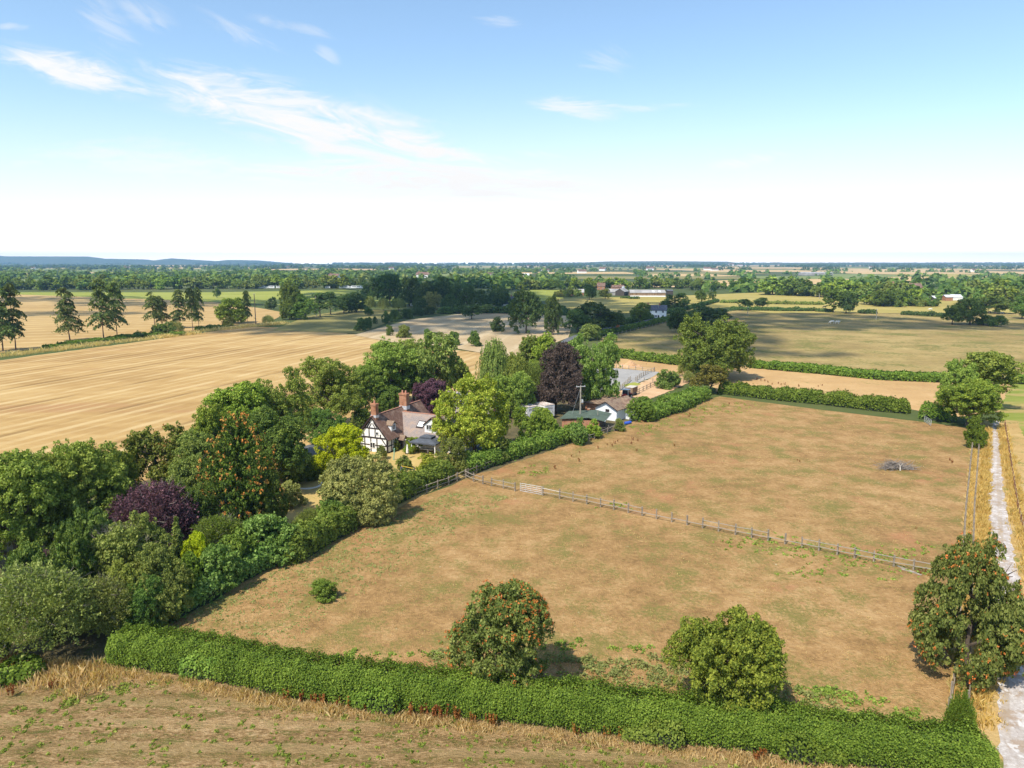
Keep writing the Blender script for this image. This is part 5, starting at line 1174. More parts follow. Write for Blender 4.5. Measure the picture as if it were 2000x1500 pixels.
# ------------------------------------------------------------------ poles
def pole(u, vb, vt, label, arm=1.6, r=.13, mat='pale_bark', arms=1, rz=.3, P=None, extra=False):
    p = P or G(u, vb); h = zat(p.y, vt); e = empty('utility_pole', p, rz); tag(e, label, 'utility pole')
    one(e, 'post', mat, lambda m: m.tube([(0, 0, -.2), (0, 0, h)], [r * 1.15, r * .8], 9))
    if arm: one(e, 'crossarm', 'galv', lambda m: (m.box(-arm / 2, arm / 2, -.06, .06, h - .16, h - .04), [m.tube([(x, 0, h - .04), (x, 0, h + .16)], .05, 6) for x in (-arm * .45, 0, arm * .45)]))
    if extra:
        one(e, 'transformer', 'galv', lambda m: (m.box(.13, .5, -.2, .2, h * .6, h * .6 + .55), m.tube([(.3, 0, h * .6 + .55), (.3, 0, h * .6 + .7)], .06, 6)))
        one(e, 'stay_wire', 'galv', lambda m: m.tube([(-.1, 0, h - .6), (-1.9, 1.6, 0)], .02, 5))
    return e
pole(1133, 834, 754, 'tall grey utility pole with crossarm and transformer beside the green roofed stable', 1.9, .16, extra=True)
pole(1167, 838, 800, 'short slim post in front of the green roofed stable', 0, .07)
pole(618, 620, 578, 'slanting grey pole before the flat topped pines', 0, .28); pole(500, 637, 574, 'bare pole standing at the right end of the pine bank', 1.0, .22, 'bark')
pole(1711, 625, 604, 'thin pale pole in the middle of the big pasture', .8, .18); pole(1460, 618, 600, 'thin pole in the shaded pasture above the huge oak', .8, .18); pole(1285, 622, 597, 'pole in front of the white farmhouse', .8, .16)
pole(999, 596, 571, 'pale pole right of the blue roofed house', 0, .22); pole(1600, 584, 573, 'pole at the end of the yellow field', 0, .25)

# ------------------------------------------------------------------ fences
UB = {}
def unit_box(name):
    if name not in UB: m = MB(); m.box(-.5, .5, -.5, .5, 0, 1); UB[name] = m.mesh(name)
    return UB[name]
def stick(name, a, b_, w, h, mat, parent, slot=True):
    a = Vector(a); b_ = Vector(b_); d = b_ - a
    o = link(name, unit_box(name), M[mat], parent, slot=True)
    q = d.to_track_quat('Z', 'Y'); o.rotation_mode = 'QUATERNION'; o.rotation_quaternion = q; o.location = a; o.scale = (h, w, d.length); return o
def fence(pts, label, heights=(.55, 1.1), ph=1.3, skip={}, mat='rail', pm='oak_post', pw=.15, rw_=.12, name='rail_fence', alt=None, rt=.045):
    o = pts[0]; e = empty(name, (o.x, o.y, 0)); tag(e, label, 'fence'); rg = random.Random(len(pts))
    for i, p in enumerate(pts):
        q = p - o; k = ph * rg.uniform(.93, 1.06); stick('post', (q.x, q.y, -.1), (q.x + rg.uniform(-.03, .03), q.y + rg.uniform(-.03, .03), k), pw, pw, pm, e)
        if i + 1 < len(pts):
            r = pts[i + 1] - o; d = (r - q).normalized(); n = Vector((d.y, -d.x, 0)) * (pw / 2 + rt / 2 + .004)
            for j, h in enumerate(heights):
                if (i, j) in skip: continue
                a = q + n; c = r + n; dz = rg.uniform(-.04, .04)
                m = (alt or {}).get((i, j), mat)
                d0 = .004
                stick('rail', (a.x + d.x * d0, a.y + d.y * d0, h + dz), (c.x - d.x * d0, c.y - d.y * d0, h + rg.uniform(-.04, .04)), rt, rw_, m, e)
    return e
def along(pts, step):
    out = [pts[0]]
    for a, b_ in zip(pts[:-1], pts[1:]):
        k = max(1, round((b_ - a).length / step))
        for i in range(1, k + 1): out.append(a.lerp(b_, i / k))
    return out
pf = [(1060, 968), (1093, 974.5), (1119, 980), (1146, 985), (1173, 990.5), (1199, 996), (1227, 1002), (1254, 1008), (1282, 1014), (1312, 1020), (1342, 1026), (1372, 1032), (1403, 1038.5), (1436, 1045), (1468, 1051), (1500, 1057), (1533, 1063), (1566, 1070), (1599, 1076.5), (1635, 1084), (1669, 1091), (1706, 1098.5), (1745, 1107), (1784, 1114), (1824, 1121)]
fence([G(*p) for p in pf], 'long grey post and rail fence dividing the two paddocks', skip={(7, 1), (8, 1), (9, 1), (10, 1), (15, 1), (16, 1)}, alt={(0, 1): 'rail_white'}, ph=1.35)
fence([G(*p) for p in [(910, 934), (925, 941), (943, 946), (960, 950), (983, 954.5), (1006, 960)]], 'short broken rail fence between the garden corner and the metal gate', alt={(2, 0): 'rail_dark'}, skip={(2, 1)}, ph=1.35)
gf = along([Vector((-31.4, 60.4, 0)), Vector((-25.1, 74.6, 0)), Vector((-16.2, 90.4, 0)), Vector((-9.2, 99.4, 0)), Vector((-7.0, 103.0, 0))], 2.1)
fence(gf, 'rail fence along the foot of the garden hedge and thicket', mat='rail', ph=1.25)
fence(along([Vector((-6.6, 103.2, 0)), Vector((.6, 113.9, 0)), Vector((10.5, 124.2, 0)), Vector((21.5, 134.8, 0))], 2.3), 'dark post and rail fence under the soft green hedge', mat='rail_dark', pm='rail_dark')
fence(along([Vector((29.9, 44.2, 0)), Vector((35.4, 52, 0)), Vector((58.8, 88, 0)), Vector((89.4, 134, 0))], 2.6), 'left of the two rail fences beside the white track', ph=1.35, mat='fence_brown', rw_=.075, pw=.12)
fence(along([Vector((31.6, 44.6, 0)), Vector((36.4, 52, 0)), Vector((59.9, 88, 0)), Vector((90.6, 134, 0))], 2.7), 'right of the two rail fences beside the white track', ph=1.3, heights=(1.0,), mat='fence_brown', rw_=.06, pw=.11)
fence(along([Vector((46.0, 56, 0)), Vector((65.6, 88, 0)), Vector((97.4, 137, 0))], 2.4), 'line of rusty posts and wire between track and mown field', name='wire_fence', pm='rust', mat='galv', heights=(.5, .9), ph=1.15, pw=.11, rw_=.012, rt=.012)
for px, lb, mt in [([(1208, 764), (1219, 755), (1231, 744)], 'brown rail fence at the near side of the riding arena', 'rail'), ([(1241, 745), (1252, 737), (1265, 730), (1278, 725)], 'rail fence on the right side of the riding arena', 'rail'),
                   ([(1204, 720), (1228, 722), (1255, 725), (1277, 727)], 'rail fence along the back of the riding arena', 'rail_white'), ([(1240, 772), (1256, 764), (1270, 757), (1285, 750)], 'rail fence right of the red tractor', 'rail_dark'),
                   ([(1244, 746), (1258, 747), (1275, 748)], 'pale rails closing the gap beside the arena', 'rail_white'), ([(1287, 750), (1310, 752), (1335, 748), (1358, 744)], 'grey fence beyond the dark yard bush', 'rail'),
                   ([(1150, 862), (1172, 853), (1200, 842)], 'rail fence below the stable doors', 'rail')]:
    fence(along([G(*p) for p in px], 2.6), lb, mat=mt, pm='oak_post' if mt != 'rail_dark' else 'rail_dark')
fence(along([G(1166, 665), G(1215, 652), G(1300, 632)], 5), 'far post fence along the lane hedge', heights=(.9,), ph=1.3, pw=.2, rw_=.12)

def gate(a, b_, label, bars=5, h=1.25):
    d = b_ - a; e = empty('field_gate', a, atan2(d.y, d.x)); w = d.length; tag(e, label, 'gate')
    [one(e, 'stile', 'galv', lambda m: m.tube([(x, 0, .12), (x, 0, h)], .03, 7)) for x in (0, w)]
    for k in range(bars): one(e, 'bar', 'galv', lambda m: m.tube([(0, 0, .14 + (h - .16) * k / (bars - 1)), (w, 0, .14 + (h - .16) * k / (bars - 1))], .026, 6))
    one(e, 'brace', 'galv', lambda m: [m.tube([(w * q, 0.03, .14), (w * q, .03, h - .02)], .022, 6) for q in (.25, .5, .75)])
gate(G(1016, 960), G(1057.5, 967.5), 'silver metal field gate in the paddock fence', 5)
gate(G(1805, 824), G(1818, 832), 'small metal gate by the hedge gap at the paddock top', 5)

# ------------------------------------------------------------------ tractor with trailer
tr = empty('tractor', G(1222, 780), radians(148)); tag(tr, 'red tractor with white roofed cab in the yard', 'tractor')   # local +y forward
one(tr, 'bonnet', 'red', lambda m: (m.box(-.36, .36, .35, 1.75, .75, 1.35), m.box(-.3, .3, 1.752, 1.8, .8, 1.3)))
one(tr, 'chassis', 'tyre', lambda m: m.box(-.28, .28, -1.0, 1.7, .45, .748))
cb = one(tr, 'cab', 'glass', lambda m: m.box(-.68, .68, -.95, .33, 1.0, 2.25)); one(cb, 'cab_roof', 'frame', lambda m: m.box(-.76, .76, -1.05, .42, 2.26, 2.42))
one(cb, 'cab_pillar', 'frame', lambda m: [m.box(x - .04, x + .04, y - .04, y + .04, .9, 2.258) for x in (-.7, .7) for y in (-.95, .33)])
one(tr, 'mudguard', 'red', lambda m: [m.box(s * .95 - .24, s * .95 + .24, -1.2, -.1, 1.42, 1.5) for s in (-1, 1)])
for (x, y, r, w) in ((-.95, -.65, .7, .38), (.95, -.65, .7, .38), (-.72, 1.25, .42, .26), (.72, 1.25, .42, .26)):
    wh = one(tr, 'wheel', 'tyre', lambda m: m.tube([(x - w / 2, y, r), (x + w / 2, y, r)], r, 18)); one(wh, 'rim', 'rail_white', lambda m: m.tube([(x - w / 2 - .015, y, r), (x + w / 2 + .015, y, r)], r * .5, 12))
tl = empty('livestock_trailer', G(1233, 772), radians(148)); tag(tl, 'brown slatted trailer standing behind the red tractor', 'trailer')
one(tl, 'body', 'barn_wood', lambda m: m.box(-.95, .95, -1.6, 1.6, .75, 2.1)); one(tl, 'rail_top', 'rail_white', lambda m: m.box(-.99, .99, -1.64, 1.64, 2.102, 2.17))
for s in (-1, 1): one(tl, 'wheel', 'tyre', lambda m: m.tube([(s * 1.08 - .12, -.2, .4), (s * 1.08 + .12, -.2, .4)], .4, 14))

# ------------------------------------------------------------------ garden things
gz = empty('gazebo', G(836, 885), radians(-22)); tag(gz, 'garden gazebo with a dark grey two tier canopy', 'gazebo')
for x in (-2.2, 2.2):
    for y in (-1.6, 1.6): one(gz, 'post', 'frame', lambda m: m.box(x - .07, x + .07, y - .07, y + .07, 0, 2.15))
def hip(m, a, b_, z0, z1, t): 
    top = [(-t * a, -t * b_, z1), (t * a, -t * b_, z1), (t * a, t * b_, z1), (-t * a, t * b_, z1)]; lo = [(-a, -b_, z0), (a, -b_, z0), (a, b_, z0), (-a, b_, z0)]; lo2 = [(x, y, z - .22) for x, y, z in lo]
    m.add(lo + top + lo2, [(0, 1, 5, 4), (1, 2, 6, 5), (2, 3, 7, 6), (3, 0, 4, 7), (4, 5, 6, 7), (8, 9, 1, 0), (9, 10, 2, 1), (10, 11, 3, 2), (11, 8, 0, 3), (11, 10, 9, 8)])
cn = one(gz, 'canopy', 'canvas', lambda m: hip(m, 2.5, 1.9, 2.2, 2.75, .35)); one(cn, 'vent_tier', 'canvas', lambda m: hip(m, 1.1, .85, 2.98, 3.25, .2))
one(gz, 'table', 'cloth', lambda m: (m.box(-1.0, 1.0, -.5, .5, .7, .76), m.box(-.1, .1, -.1, .1, 0, .698)))
pr = empty('parasol', G(796, 896)); tag(pr, 'folded white parasol beside the gazebo', 'parasol')
one(pr, 'pole', 'oak_post', lambda m: m.tube([(0, 0, 0), (0, 0, 2.5)], .03, 7)); one(pr, 'canopy', 'cloth', lambda m: m.tube([(0, 0, 1.0), (0, 0, 1.5), (0, 0, 2.3), (0, 0, 2.48)], [.22, .2, .1, .035], 10))
mp = empty('garden_post', G(769, 899)); tag(mp, 'mint green garden post on the lawn by the gable', 'post')
one(mp, 'post', 'green_pole', lambda m: m.tube([(0, 0, 0), (.15, 0, 1.9)], .08, 8)); one(mp, 'cap', 'green_pole', lambda m: m.tube([(.15, 0, 1.9), (.15, 0, 2.0)], [.13, .05], 8))
sw = empty('swing_set', G(797, 938), radians(-35)); tag(sw, 'blue and yellow swing frame on the dry lawn', 'swing')
one(sw, 'top_bar', 'yellow', lambda m: m.tube([(-1.3, 0, 2.0), (1.3, 0, 2.0)], .05, 8))
for x in (-1.25, 1.25):
    for y in (-.8, .8): one(sw, 'leg', 'steelblue', lambda m: m.tube([(x, 0, 1.98), (x * 1.05, y, 0)], .04, 7))
one(sw, 'seat', 'blue', lambda m: (m.box(-.25, .25, -.12, .12, .45, .5), m.tube([(-.22, 0, .5), (-.22, 0, 1.98)], .012, 5), m.tube([(.22, 0, .5), (.22, 0, 1.98)], .012, 5)))
rgp = G(602, 948); ringpts = [(rgp.x + 1.9 * cos(a), rgp.y + 1.9 * sin(a)) for a in np.linspace(-2.6, 1.0, 22)]
mb = MB()
for (a, c) in zip(ringpts[:-1], ringpts[1:]): mb.beam((a[0], a[1], .1), (c[0], c[1], .1), .22, .2)
tag(mb.build('stone_edging', M['render']), 'curved pale stone edging on the lawn below the holly', 'edging')
br = [G(1224, 829), G(1229, 828)]
for i, p in enumerate(br):
    e = empty('barrel', p, .4 + i * .3); tag(e, ['left blue plastic barrel lying by the white stable', 'right blue plastic barrel lying by the white stable'][i], 'barrel', 'blue barrels')
    one(e, 'body', 'blue', lambda m: m.tube([(-.45, 0, .3), (-.4, 0, .3), (0, 0, .3), (.4, 0, .3), (.45, 0, .3)], [.25, .29, .31, .29, .25], 14)); one(e, 'hoop', 'steelblue', lambda m: [m.tube([(x - .02, 0, .3), (x + .02, 0, .3)], .325, 14) for x in (-.2, .2)])
car = empty('parked_car', G(953, 884), radians(20)); tag(car, 'blue car half hidden under the golden green tree', 'car')
def carbody(m):
    pr_ = [(-2.1, .35), (2.1, .35), (2.15, .75), (1.3, .95), (.7, 1.42), (-1.2, 1.45), (-1.9, 1.0), (-2.15, .9)]; n = len(pr_)
    m.add([(x, -.82 + .1 * (z > 1.1), z) for x, z in pr_] + [(x, .82 - .1 * (z > 1.1), z) for x, z in pr_], [tuple(range(n)), tuple(range(2 * n - 1, n - 1, -1))] + [(i, n + i, n + (i + 1) % n, (i + 1) % n) for i in range(n)])
one(car, 'body', 'carpaint', carbody); one(car, 'window', 'glass', lambda m: (m.box(-1.3, .8, -.795, .795, .98, 1.3), m.slab([(.72, -.62, 1.425), (1.28, -.66, .98), (1.28, .66, .98), (.72, .62, 1.425)], .03)))
for x in (-1.35, 1.35):
    for s in (-1, 1): one(car, 'wheel', 'tyre', lambda m: m.tube([(x, s * .72, .33), (x, s * .9, .33)], .33, 14))

# brushwood, planks, soil heap
bp = G(1747, 916); e = empty('brushwood_pile', bp); tag(e, 'heap of grey dead branches lying alone in the far paddock', 'brushwood')
def brush(m):
    rg = random.Random(8)
    for k in range(260):
        x, y = rg.gauss(0, 1.05), rg.gauss(0, .55); a = rg.uniform(-.9, .9) + (pi if rg.random() < .5 else 0); l = rg.uniform(.7, 2.0); z = rg.uniform(.05, 1.1) * max(.15, 1 - abs(x) / 2.8)
        p = [(x, y, z)]
        for s in (.5, 1): p.append((x + cos(a) * l * s + rg.gauss(0, .1), y + sin(a) * l * s * .5 + rg.gauss(0, .1), max(.03, z + rg.uniform(-.15, .55) * l * s)))
        m.tube(p, [.045, .03, .01], 5)
one(e, 'branches', 'branch', brush); one(e, 'log', 'pale_bark', lambda m: m.tube([(1.2, -.5, .2), (2.6, -.6, .18)], [.2, .16], 9))
one(e, 'forked_stem', 'dead_wood', lambda m: (m.tube([(.3, -1.1, .05), (.35, -.9, .7), (.1, -.8, 1.2)], [.13, .09, .03], 7), m.tube([(.35, -.9, .7), (.8, -.8, 1.15)], [.08, .02], 6)))
for i, (a, b_, lb) in enumerate([((1752, 1106), (1790, 1120), 'pale plank lying nearest the paddock fence'), ((1760, 1112), (1800, 1124), 'pale plank lying farthest from the paddock fence')]):
    mb = MB(); p, q = G(*a), G(*b_); mb.beam((0, 0, .06), (q.x - p.x, q.y - p.y, .06), .2, .06); o = mb.build('plank', M['rail']); o.location = p; tag(o, lb, 'plank', 'planks in the grass')
hp = G(1230, 716); mb = MB(); rg = np.random.default_rng(3); nx, ny = 26, 14; vs = []
for j in range(ny):
    for i in range(nx):
        x, y = (i / (nx - 1) - .5) * 20, (j / (ny - 1) - .5) * 10; r = (x / 9.6) ** 2 + (y / 4.8) ** 2
        vs.append((x, y, max(-.02, (1 - r) * (1.6 + .6 * sin(x * .7 + 1) + .3 * sin(y * 1.9))) + (rg.normal() * .1 if r < 1 else -.05)))
mb.add(vs, [(j * nx + i, j * nx + i + 1, (j + 1) * nx + i + 1, (j + 1) * nx + i) for j in range(ny - 1) for i in range(nx - 1)])
o = mb.build('soil_heap', M['spoil']); o.location = hp; o.scale = (.42, .5, .8); tag(o, 'long heap of orange brown soil behind the riding arena', 'soil heap')

# ------------------------------------------------------------------ far buildings
def house(name, P, rz, L_, D, e, r, wall, roof, label, cat, wins=0, chims=(), door=False, extra=None):
    h = empty(name, P, rz); tag(h, label, cat)
    one(h, 'wall', wall, lambda m: block(m, 0, L_, 0, D, e, r, 'x')); rf = one(h, 'roof', roof, lambda m: gable(m, 0, L_, 0, D, e, r, .2, .35, 'x'))
    for x in chims: one(rf, 'chimney', 'brick', lambda m: m.box(x - .4, x + .4, D / 2 - .4, D / 2 + .4, r - .6, r + 1.1))
    for k in range(wins):
        for z in ((.9, 3.4) if e > 4 else (.9,)): window(h, '-y', (L_ * (k + .5) / wins, z), 1.0, 1.1, 2)
    if door: one(h, 'door', 'timber', lambda m: m.box(L_ / 2 + .9, L_ / 2 + 1.8, -.05, .02, 0, 2.0))
    return h
fh = house('farmhouse', G(1261, 622), radians(-12), 11.5, 7.5, 4.9, 7.6, 'render', 'slate', 'white two storey farmhouse with slate roof at the lane bend', 'house', 3, (1.0, 7.5), True)
house('cottage', G(803, 598), radians(15), 6.5, 5, 2.6, 5.2, 'render', 'slate', 'small white cottage tucked between willows and dark wood', 'house', 2, (1,))
house('farmhouse', G(973, 600), radians(24), 14, 8, 2.6, 7.4, 'render', 'slate', 'house with a steep blue slate roof half hidden by trees', 'house', 2, (12,))
house('barn', G(1231, 580), radians(-3), 32, 15, 4.0, 6.4, 'barn_wood', 'sheet', 'long barn with grey roof, brown boards and pale base in the yellow fields', 'barn')
lb_ = one(bpy.data.objects['barn.001'], 'base_wall', 'render', lambda m: m.box(-.08, 32.08, -.12, -.003, 0, 1.3))
one(bpy.data.objects['barn.001'], 'roof_lights', 'sheet_pale', lambda m: [m.slab([(x, 1.0, 4.37), (x + 2.2, 1.0, 4.37), (x + 2.2, 5.5, 5.81), (x, 5.5, 5.81)], .03) for x in (20, 26)])
house('barn', G(1303, 577), radians(-3), 5.5, 9, 4.6, 5.4, 'stable_wood', 'slate', 'black shed against the right end of the long barn', 'barn')
house('barn', G(1188, 577), radians(-2), 15, 12, 3.6, 6.2, 'sheet', 'sheet', 'grey shed left of the long barn', 'barn'); house('barn', G(1219, 578), radians(60), 12, 9, 4.2, 7, 'stable_wood', 'sheet', 'dark open fronted shed beside the long barn', 'barn')
house('farm_cottage', G(1112, 577), radians(-2), 14, 8, 3, 6, 'brick', 'sheet', 'grey roofed farm building left of the dark tree', 'farm building', 2); house('farm_cottage', G(1166, 566), radians(-8), 9, 8, 4.5, 8, 'brick', 'tile_brown', 'brown roofed farmhouse above the farm sheds', 'house', 2, (2,))
house('farm_cottage', G(1196, 567), radians(4), 14, 8, 3.5, 6, 'brick', 'tile_brown', 'low brown roofed range right of the brown farmhouse', 'farm building', 0)
sl = empty('silo', G(1217, 575)); tag(sl, 'grey steel silo beside the dark shed', 'silo'); one(sl, 'tank', 'sheet_pale', lambda m: m.tube([(0, 0, 3), (0, 0, 7.5)], 1.5, 14)); one(sl, 'top', 'sheet', lambda m: m.tube([(0, 0, 7.5), (0, 0, 8.6)], [1.55, .3], 14)); one(sl, 'leg', 'galv', lambda m: [m.tube([(cos(a), sin(a), 0), (cos(a), sin(a), 3)], .12, 6) for a in (0, 1.6, 3.1, 4.7)])
for i, (u, v, l, d, e, r, w, rf, lb) in enumerate([(1825, 587, 13, 9, 2.2, 3.8, 'stable_wood', 'sheet_pale', 'long silver roofed shed left of the red brick barn'), (1847.5, 588, 5.6, 7, 3.4, 5, 'brick', 'sheet_pale', 'red brick barn between two silver roofed sheds'), (1861, 587, 8, 8, 2.8, 5, 'render', 'sheet_pale', 'white shed right of the red brick barn')]):
    house('barn', G(u, v), 0, l, d, e, r, w, rf, lb, 'barn')
house('barn', G(1565, 538), 0, 75, 20, 5, 8, 'sheet', 'sheet', 'far grey farm sheds among pale stubble fields', 'barn'); house('barn', G(1008, 543), 0, 26, 12, 6, 9, 'render', 'sheet_pale', 'white industrial building far off above the barn', 'barn')
dh = None; rg = random.Random(12)
for (u, v) in [(155, 551), (290, 552), (350, 553), (430, 540), (700, 543), (812, 543), (950, 540), (985, 541), (1020, 549), (1060, 531), (1075, 522), (1030, 522), (1170, 529), (1262, 528), (1375, 528), (1390, 529), (1425, 519), (1442, 520), (1520, 519), (1130, 534), (1250, 536), (560, 525), (760, 527), (240, 527), (60, 526), (640, 546), (1648, 568), (1738, 575), (1900, 531), (1700, 524), (1890, 579), (1990, 548)]:
    if dh is None: dh = house('distant_house', G(u, v), 0, 13, 8, 4.5, 8, 'render', 'tile_brown', 'pale far-off house among the trees of the plain', 'house', 0, (2,)); o = dh
    else:
        o = dh.copy(); COL.objects.link(o)
        for c in dh.children:
            c2 = c.copy(); COL.objects.link(c2); c2.parent = o
            for g3 in c.children: c4 = g3.copy(); COL.objects.link(c4); c4.parent = c2
    p = G(u, v); s = (1 + p.y / 6000) * rg.uniform(.8, 1.25); o.location = p; o.rotation_euler = (0, 0, rg.uniform(-.5, .5)); o.scale = (s * rg.uniform(.9, 1.8), s, s); o['group'] = 'far-off houses on the plain'
cv0 = None
for u in (505, 512, 520, 531, 545, 556, 668, 676, 684, 692, 700, 706, 640):
    p = G(u, 563.5)
    if cv0 is None:
        cv0 = empty('caravan', p); tag(cv0, 'tiny white caravan before the belt beyond the green field', 'caravan', 'caravans beyond the green field'); one(cv0, 'body', 'frame', lambda m: m.box(-3, 3, -1.1, 1.1, .5, 2.8)); one(cv0, 'window', 'glass', lambda m: m.box(-2.2, 2.2, -1.13, -1.08, 1.5, 2.2)); o = cv0
    else:
        o = cv0.copy(); COL.objects.link(o)
        for c in cv0.children: c2 = c.copy(); COL.objects.link(c2); c2.parent = o
    o.location = p; o.rotation_euler = (0, 0, rg.uniform(-.3, .3)); k = rg.uniform(.9, 1.2); o.scale = (k, k, k)
sg = empty('notice_board', G(1206, 645), 0); tag(sg, 'orange notice board by the lane hedge', 'sign'); one(sg, 'board', 'orange', lambda m: m.box(-.9, .9, -.04, .04, .9, 2.6)); one(sg, 'post', 'oak_post', lambda m: [m.box(x - .06, x + .06, .045, .16, 0, 2.5) for x in (-.7, .7)])

# ------------------------------------------------------------------ cattle: one skinned body each
def cow(P, rz, mat, label, head_down, s=1.0):
    V = [(0, -.75, 1.12), (0, -.3, 1.08), (0, .25, 1.06), (0, .7, 1.12), (0, 1.0, 1.22 - .25 * head_down), (0, 1.28, 1.30 - .85 * head_down), (0, 1.52, 1.16 - .95 * head_down)]; R = [(.30, .34), (.36, .38), (.36, .40), (.32, .36), (.2, .24), (.16, .18), (.09, .10)]
    E_ = [(i, i + 1) for i in range(6)]
    for (k, sx, y) in ((0, -1, -.72), (0, 1, -.72), (3, -1, .62), (3, 1, .62)):
        b0 = len(V); V += [(sx * .24, y, .78), (sx * .24, y + (-.07 if k == 0 else .03), .42), (sx * .24, y, .03)]; R += [(.14, .15), (.07, .08), (.06, .07)]; E_ += [(k, b0), (b0, b0 + 1), (b0 + 1, b0 + 2)]
    b0 = len(V); V += [(0, -1.02, 1.15), (0, -1.1, .6)]; R += [(.04, .04), (.03, .03)]; E_ += [(0, b0), (b0, b0 + 1)]
    b0 = len(V); V += [(-.26, 1.22, 1.36 - .85 * head_down), (.26, 1.22, 1.36 - .85 * head_down)]; R += [(.04, .03)] * 2; E_ += [(5, b0), (5, b0 + 1)]
    me = bpy.data.meshes.new('cow'); me.from_pydata(V, E_, []); o = link('cow', me, M[mat]); sk_ = o.modifiers.new('skin', 'SKIN'); o.modifiers.new('sub', 'SUBSURF').levels = 1
    if not me.skin_vertices: 
        import bmesh as bm_; b = bm_.new(); b.from_mesh(me); b.verts.layers.skin.verify(); b.to_mesh(me); b.free()
    for i, q in enumerate(me.skin_vertices[0].data): q.radius = R[i]; q.use_root = (i == 1)
    o.location = P; o.rotation_euler = (0, 0, rz); o.scale = (s, s, s); tag(o, label, 'cow', 'cattle in the pastures'); return o
cow(G(1625, 632), 1.4, 'hide_white', 'left white cow in the shaded pasture with its head down', 1.0, 1.15); cow(G(1635, 632.5), -1.5, 'hide_white', 'right white cow in the shaded pasture, head raised', .2, 1.15)
cow(G(1610, 601.5), 1.5, 'hide_dark', 'dark cow left of the pair of pasture trees', 1.0); cow(G(1817, 606), 1.2, 'hide_white', 'lone pale cow before the pasture clump', 1.0); cow(G(1958, 613), 1.5, 'hide_white', 'pale cow lying beside the shady tree at the right', 1.0, .9); cow(G(1932, 612), 1.5, 'hide_dark', 'dark cow in the shade of the right hand tree', 1.0)
# ------------------------------------------------------------------ air, light, sky, camera
SUN_EL = radians(54); SHX, SHY = .60, .80        # shadows fall to the right and away
mb = MB(); mb.box(-12100, 12100, -450, 10700, -5.5, 150)
hz = mb.mesh('haze'); m, nt = new_mat('haze_air')
v = N(nt, 'ShaderNodeVolumePrincipled'); v.inputs['Density'].default_value = HAZE_D; v.inputs['Color'].default_value = (.36, .62, .95, 1); v.inputs['Anisotropy'].default_value = 0.0
o = N(nt, 'ShaderNodeOutputMaterial'); L(nt, v.outputs[0], o.inputs['Volume'])
tag(link('haze', hz, m), 'thin blue summer haze in the air', None, None, 'stuff')

sun = bpy.data.lights.new('sun', 'SUN'); sun.energy = SUN_E; sun.angle = radians(.53); sun.color = (1.0, .94, .83)
so = bpy.data.objects.new('sun', sun); COL.objects.link(so)
dirv = Vector((SHX * cos(SUN_EL), SHY * cos(SUN_EL), -sin(SUN_EL)))
so.rotation_euler = dirv.to_track_quat('-Z', 'Y').to_euler(); so.location = (-200, -200, 400)

# real clouds behind and above the viewer: they shade the middle distance
rng = np.random.default_rng(5); C = []; Z = []
for (u, v_, ru, rv, dens) in [(1330, 655, 190, 34, 1.0), (1565, 628, 260, 17, 1.0), (1850, 637, 240, 8, .8), (1550, 692, 130, 7, .8), (1180, 620, 160, 26, .9),
                              (930, 625, 280, 30, 1.0), (800, 580, 260, 20, 1.0), (600, 642, 200, 13, .9), (350, 592, 240, 7, .8), (90, 613, 200, 5, .8), (110, 584, 160, 6, .7), (1000, 590, 200, 14, .9), (1300, 600, 120, 10, .6)]:
    p = G(u, v_); rx = ru * mpp(p); y1 = G(u, v_ - rv).y; y2 = G(u, v_ + rv).y; ym = (y1 + y2) / 2; ry = (y1 - y2) / 2
    sz = min(rx, ry) * .16 + 2; n = int(dens * 2.5 * rx * ry * pi / (sz * sz * .75))
    n = min(n, 4000); a = rng.uniform(0, 6.28, n); r = rng.random(n) ** .62
    alt = 700 + rng.uniform(-25, 25, n); k = alt / tan(SUN_EL)
    C.append(np.stack([p.x + np.cos(a) * r * rx - SHX * k, ym + np.sin(a) * r * ry - SHY * k, alt], 1)); Z.append(sz * rng.uniform(.5, 1.3, n))
c = np.concatenate(C); z = np.concatenate(Z)
nn = unit(rng.normal(size=c.shape) * .25 + np.array([0, 0, 1.0]))
mc, nt = new_mat('cloud_vapour'); 
d = N(nt, 'ShaderNodeBsdfTranslucent'); d.inputs[0].default_value = (.9, .9, .92, 1); d2 = N(nt, 'ShaderNodeBsdfDiffuse'); d2.inputs[0].default_value = (.9, .9, .92, 1)
mx = N(nt, 'ShaderNodeMixShader'); L(nt, d.outputs[0], mx.inputs[1]); L(nt, d2.outputs[0], mx.inputs[2]); out_surf(nt, mx.outputs[0])
tag(link('cloud', quads_mesh('cloud', leaf_quads(rng, c, nn, z, 1.2)), mc), 'broken white cumulus high overhead', None, None, 'stuff')

W = bpy.data.worlds.new('World'); S.world = W; W.use_nodes = True; nt = W.node_tree; nt.nodes.clear()
sky = N(nt, 'ShaderNodeTexSky', sky_type='NISHITA'); sky.sun_disc = False; sky.sun_elevation = SUN_EL
sky.sun_rotation = atan2(-SHX, -SHY); sky.altitude = 60; sky.air_density = 1.0; sky.dust_density = .6; sky.ozone_density = 1.6
tc = N(nt, 'ShaderNodeTexCoord').outputs['Generated']; sp = N(nt, 'ShaderNodeSeparateXYZ'); L(nt, tc, sp.inputs[0])
X, Y, Zc = sp.outputs
yy = math_(nt, 'MAXIMUM', Y, .05)
A = math_(nt, 'DIVIDE', X, yy); E = math_(nt, 'DIVIDE', Zc, yy)     # position on the cloud deck ahead
cv = N(nt, 'ShaderNodeCombineXYZ'); L(nt, A, cv.inputs[0]); L(nt, E, cv.inputs[1])
WISP = []
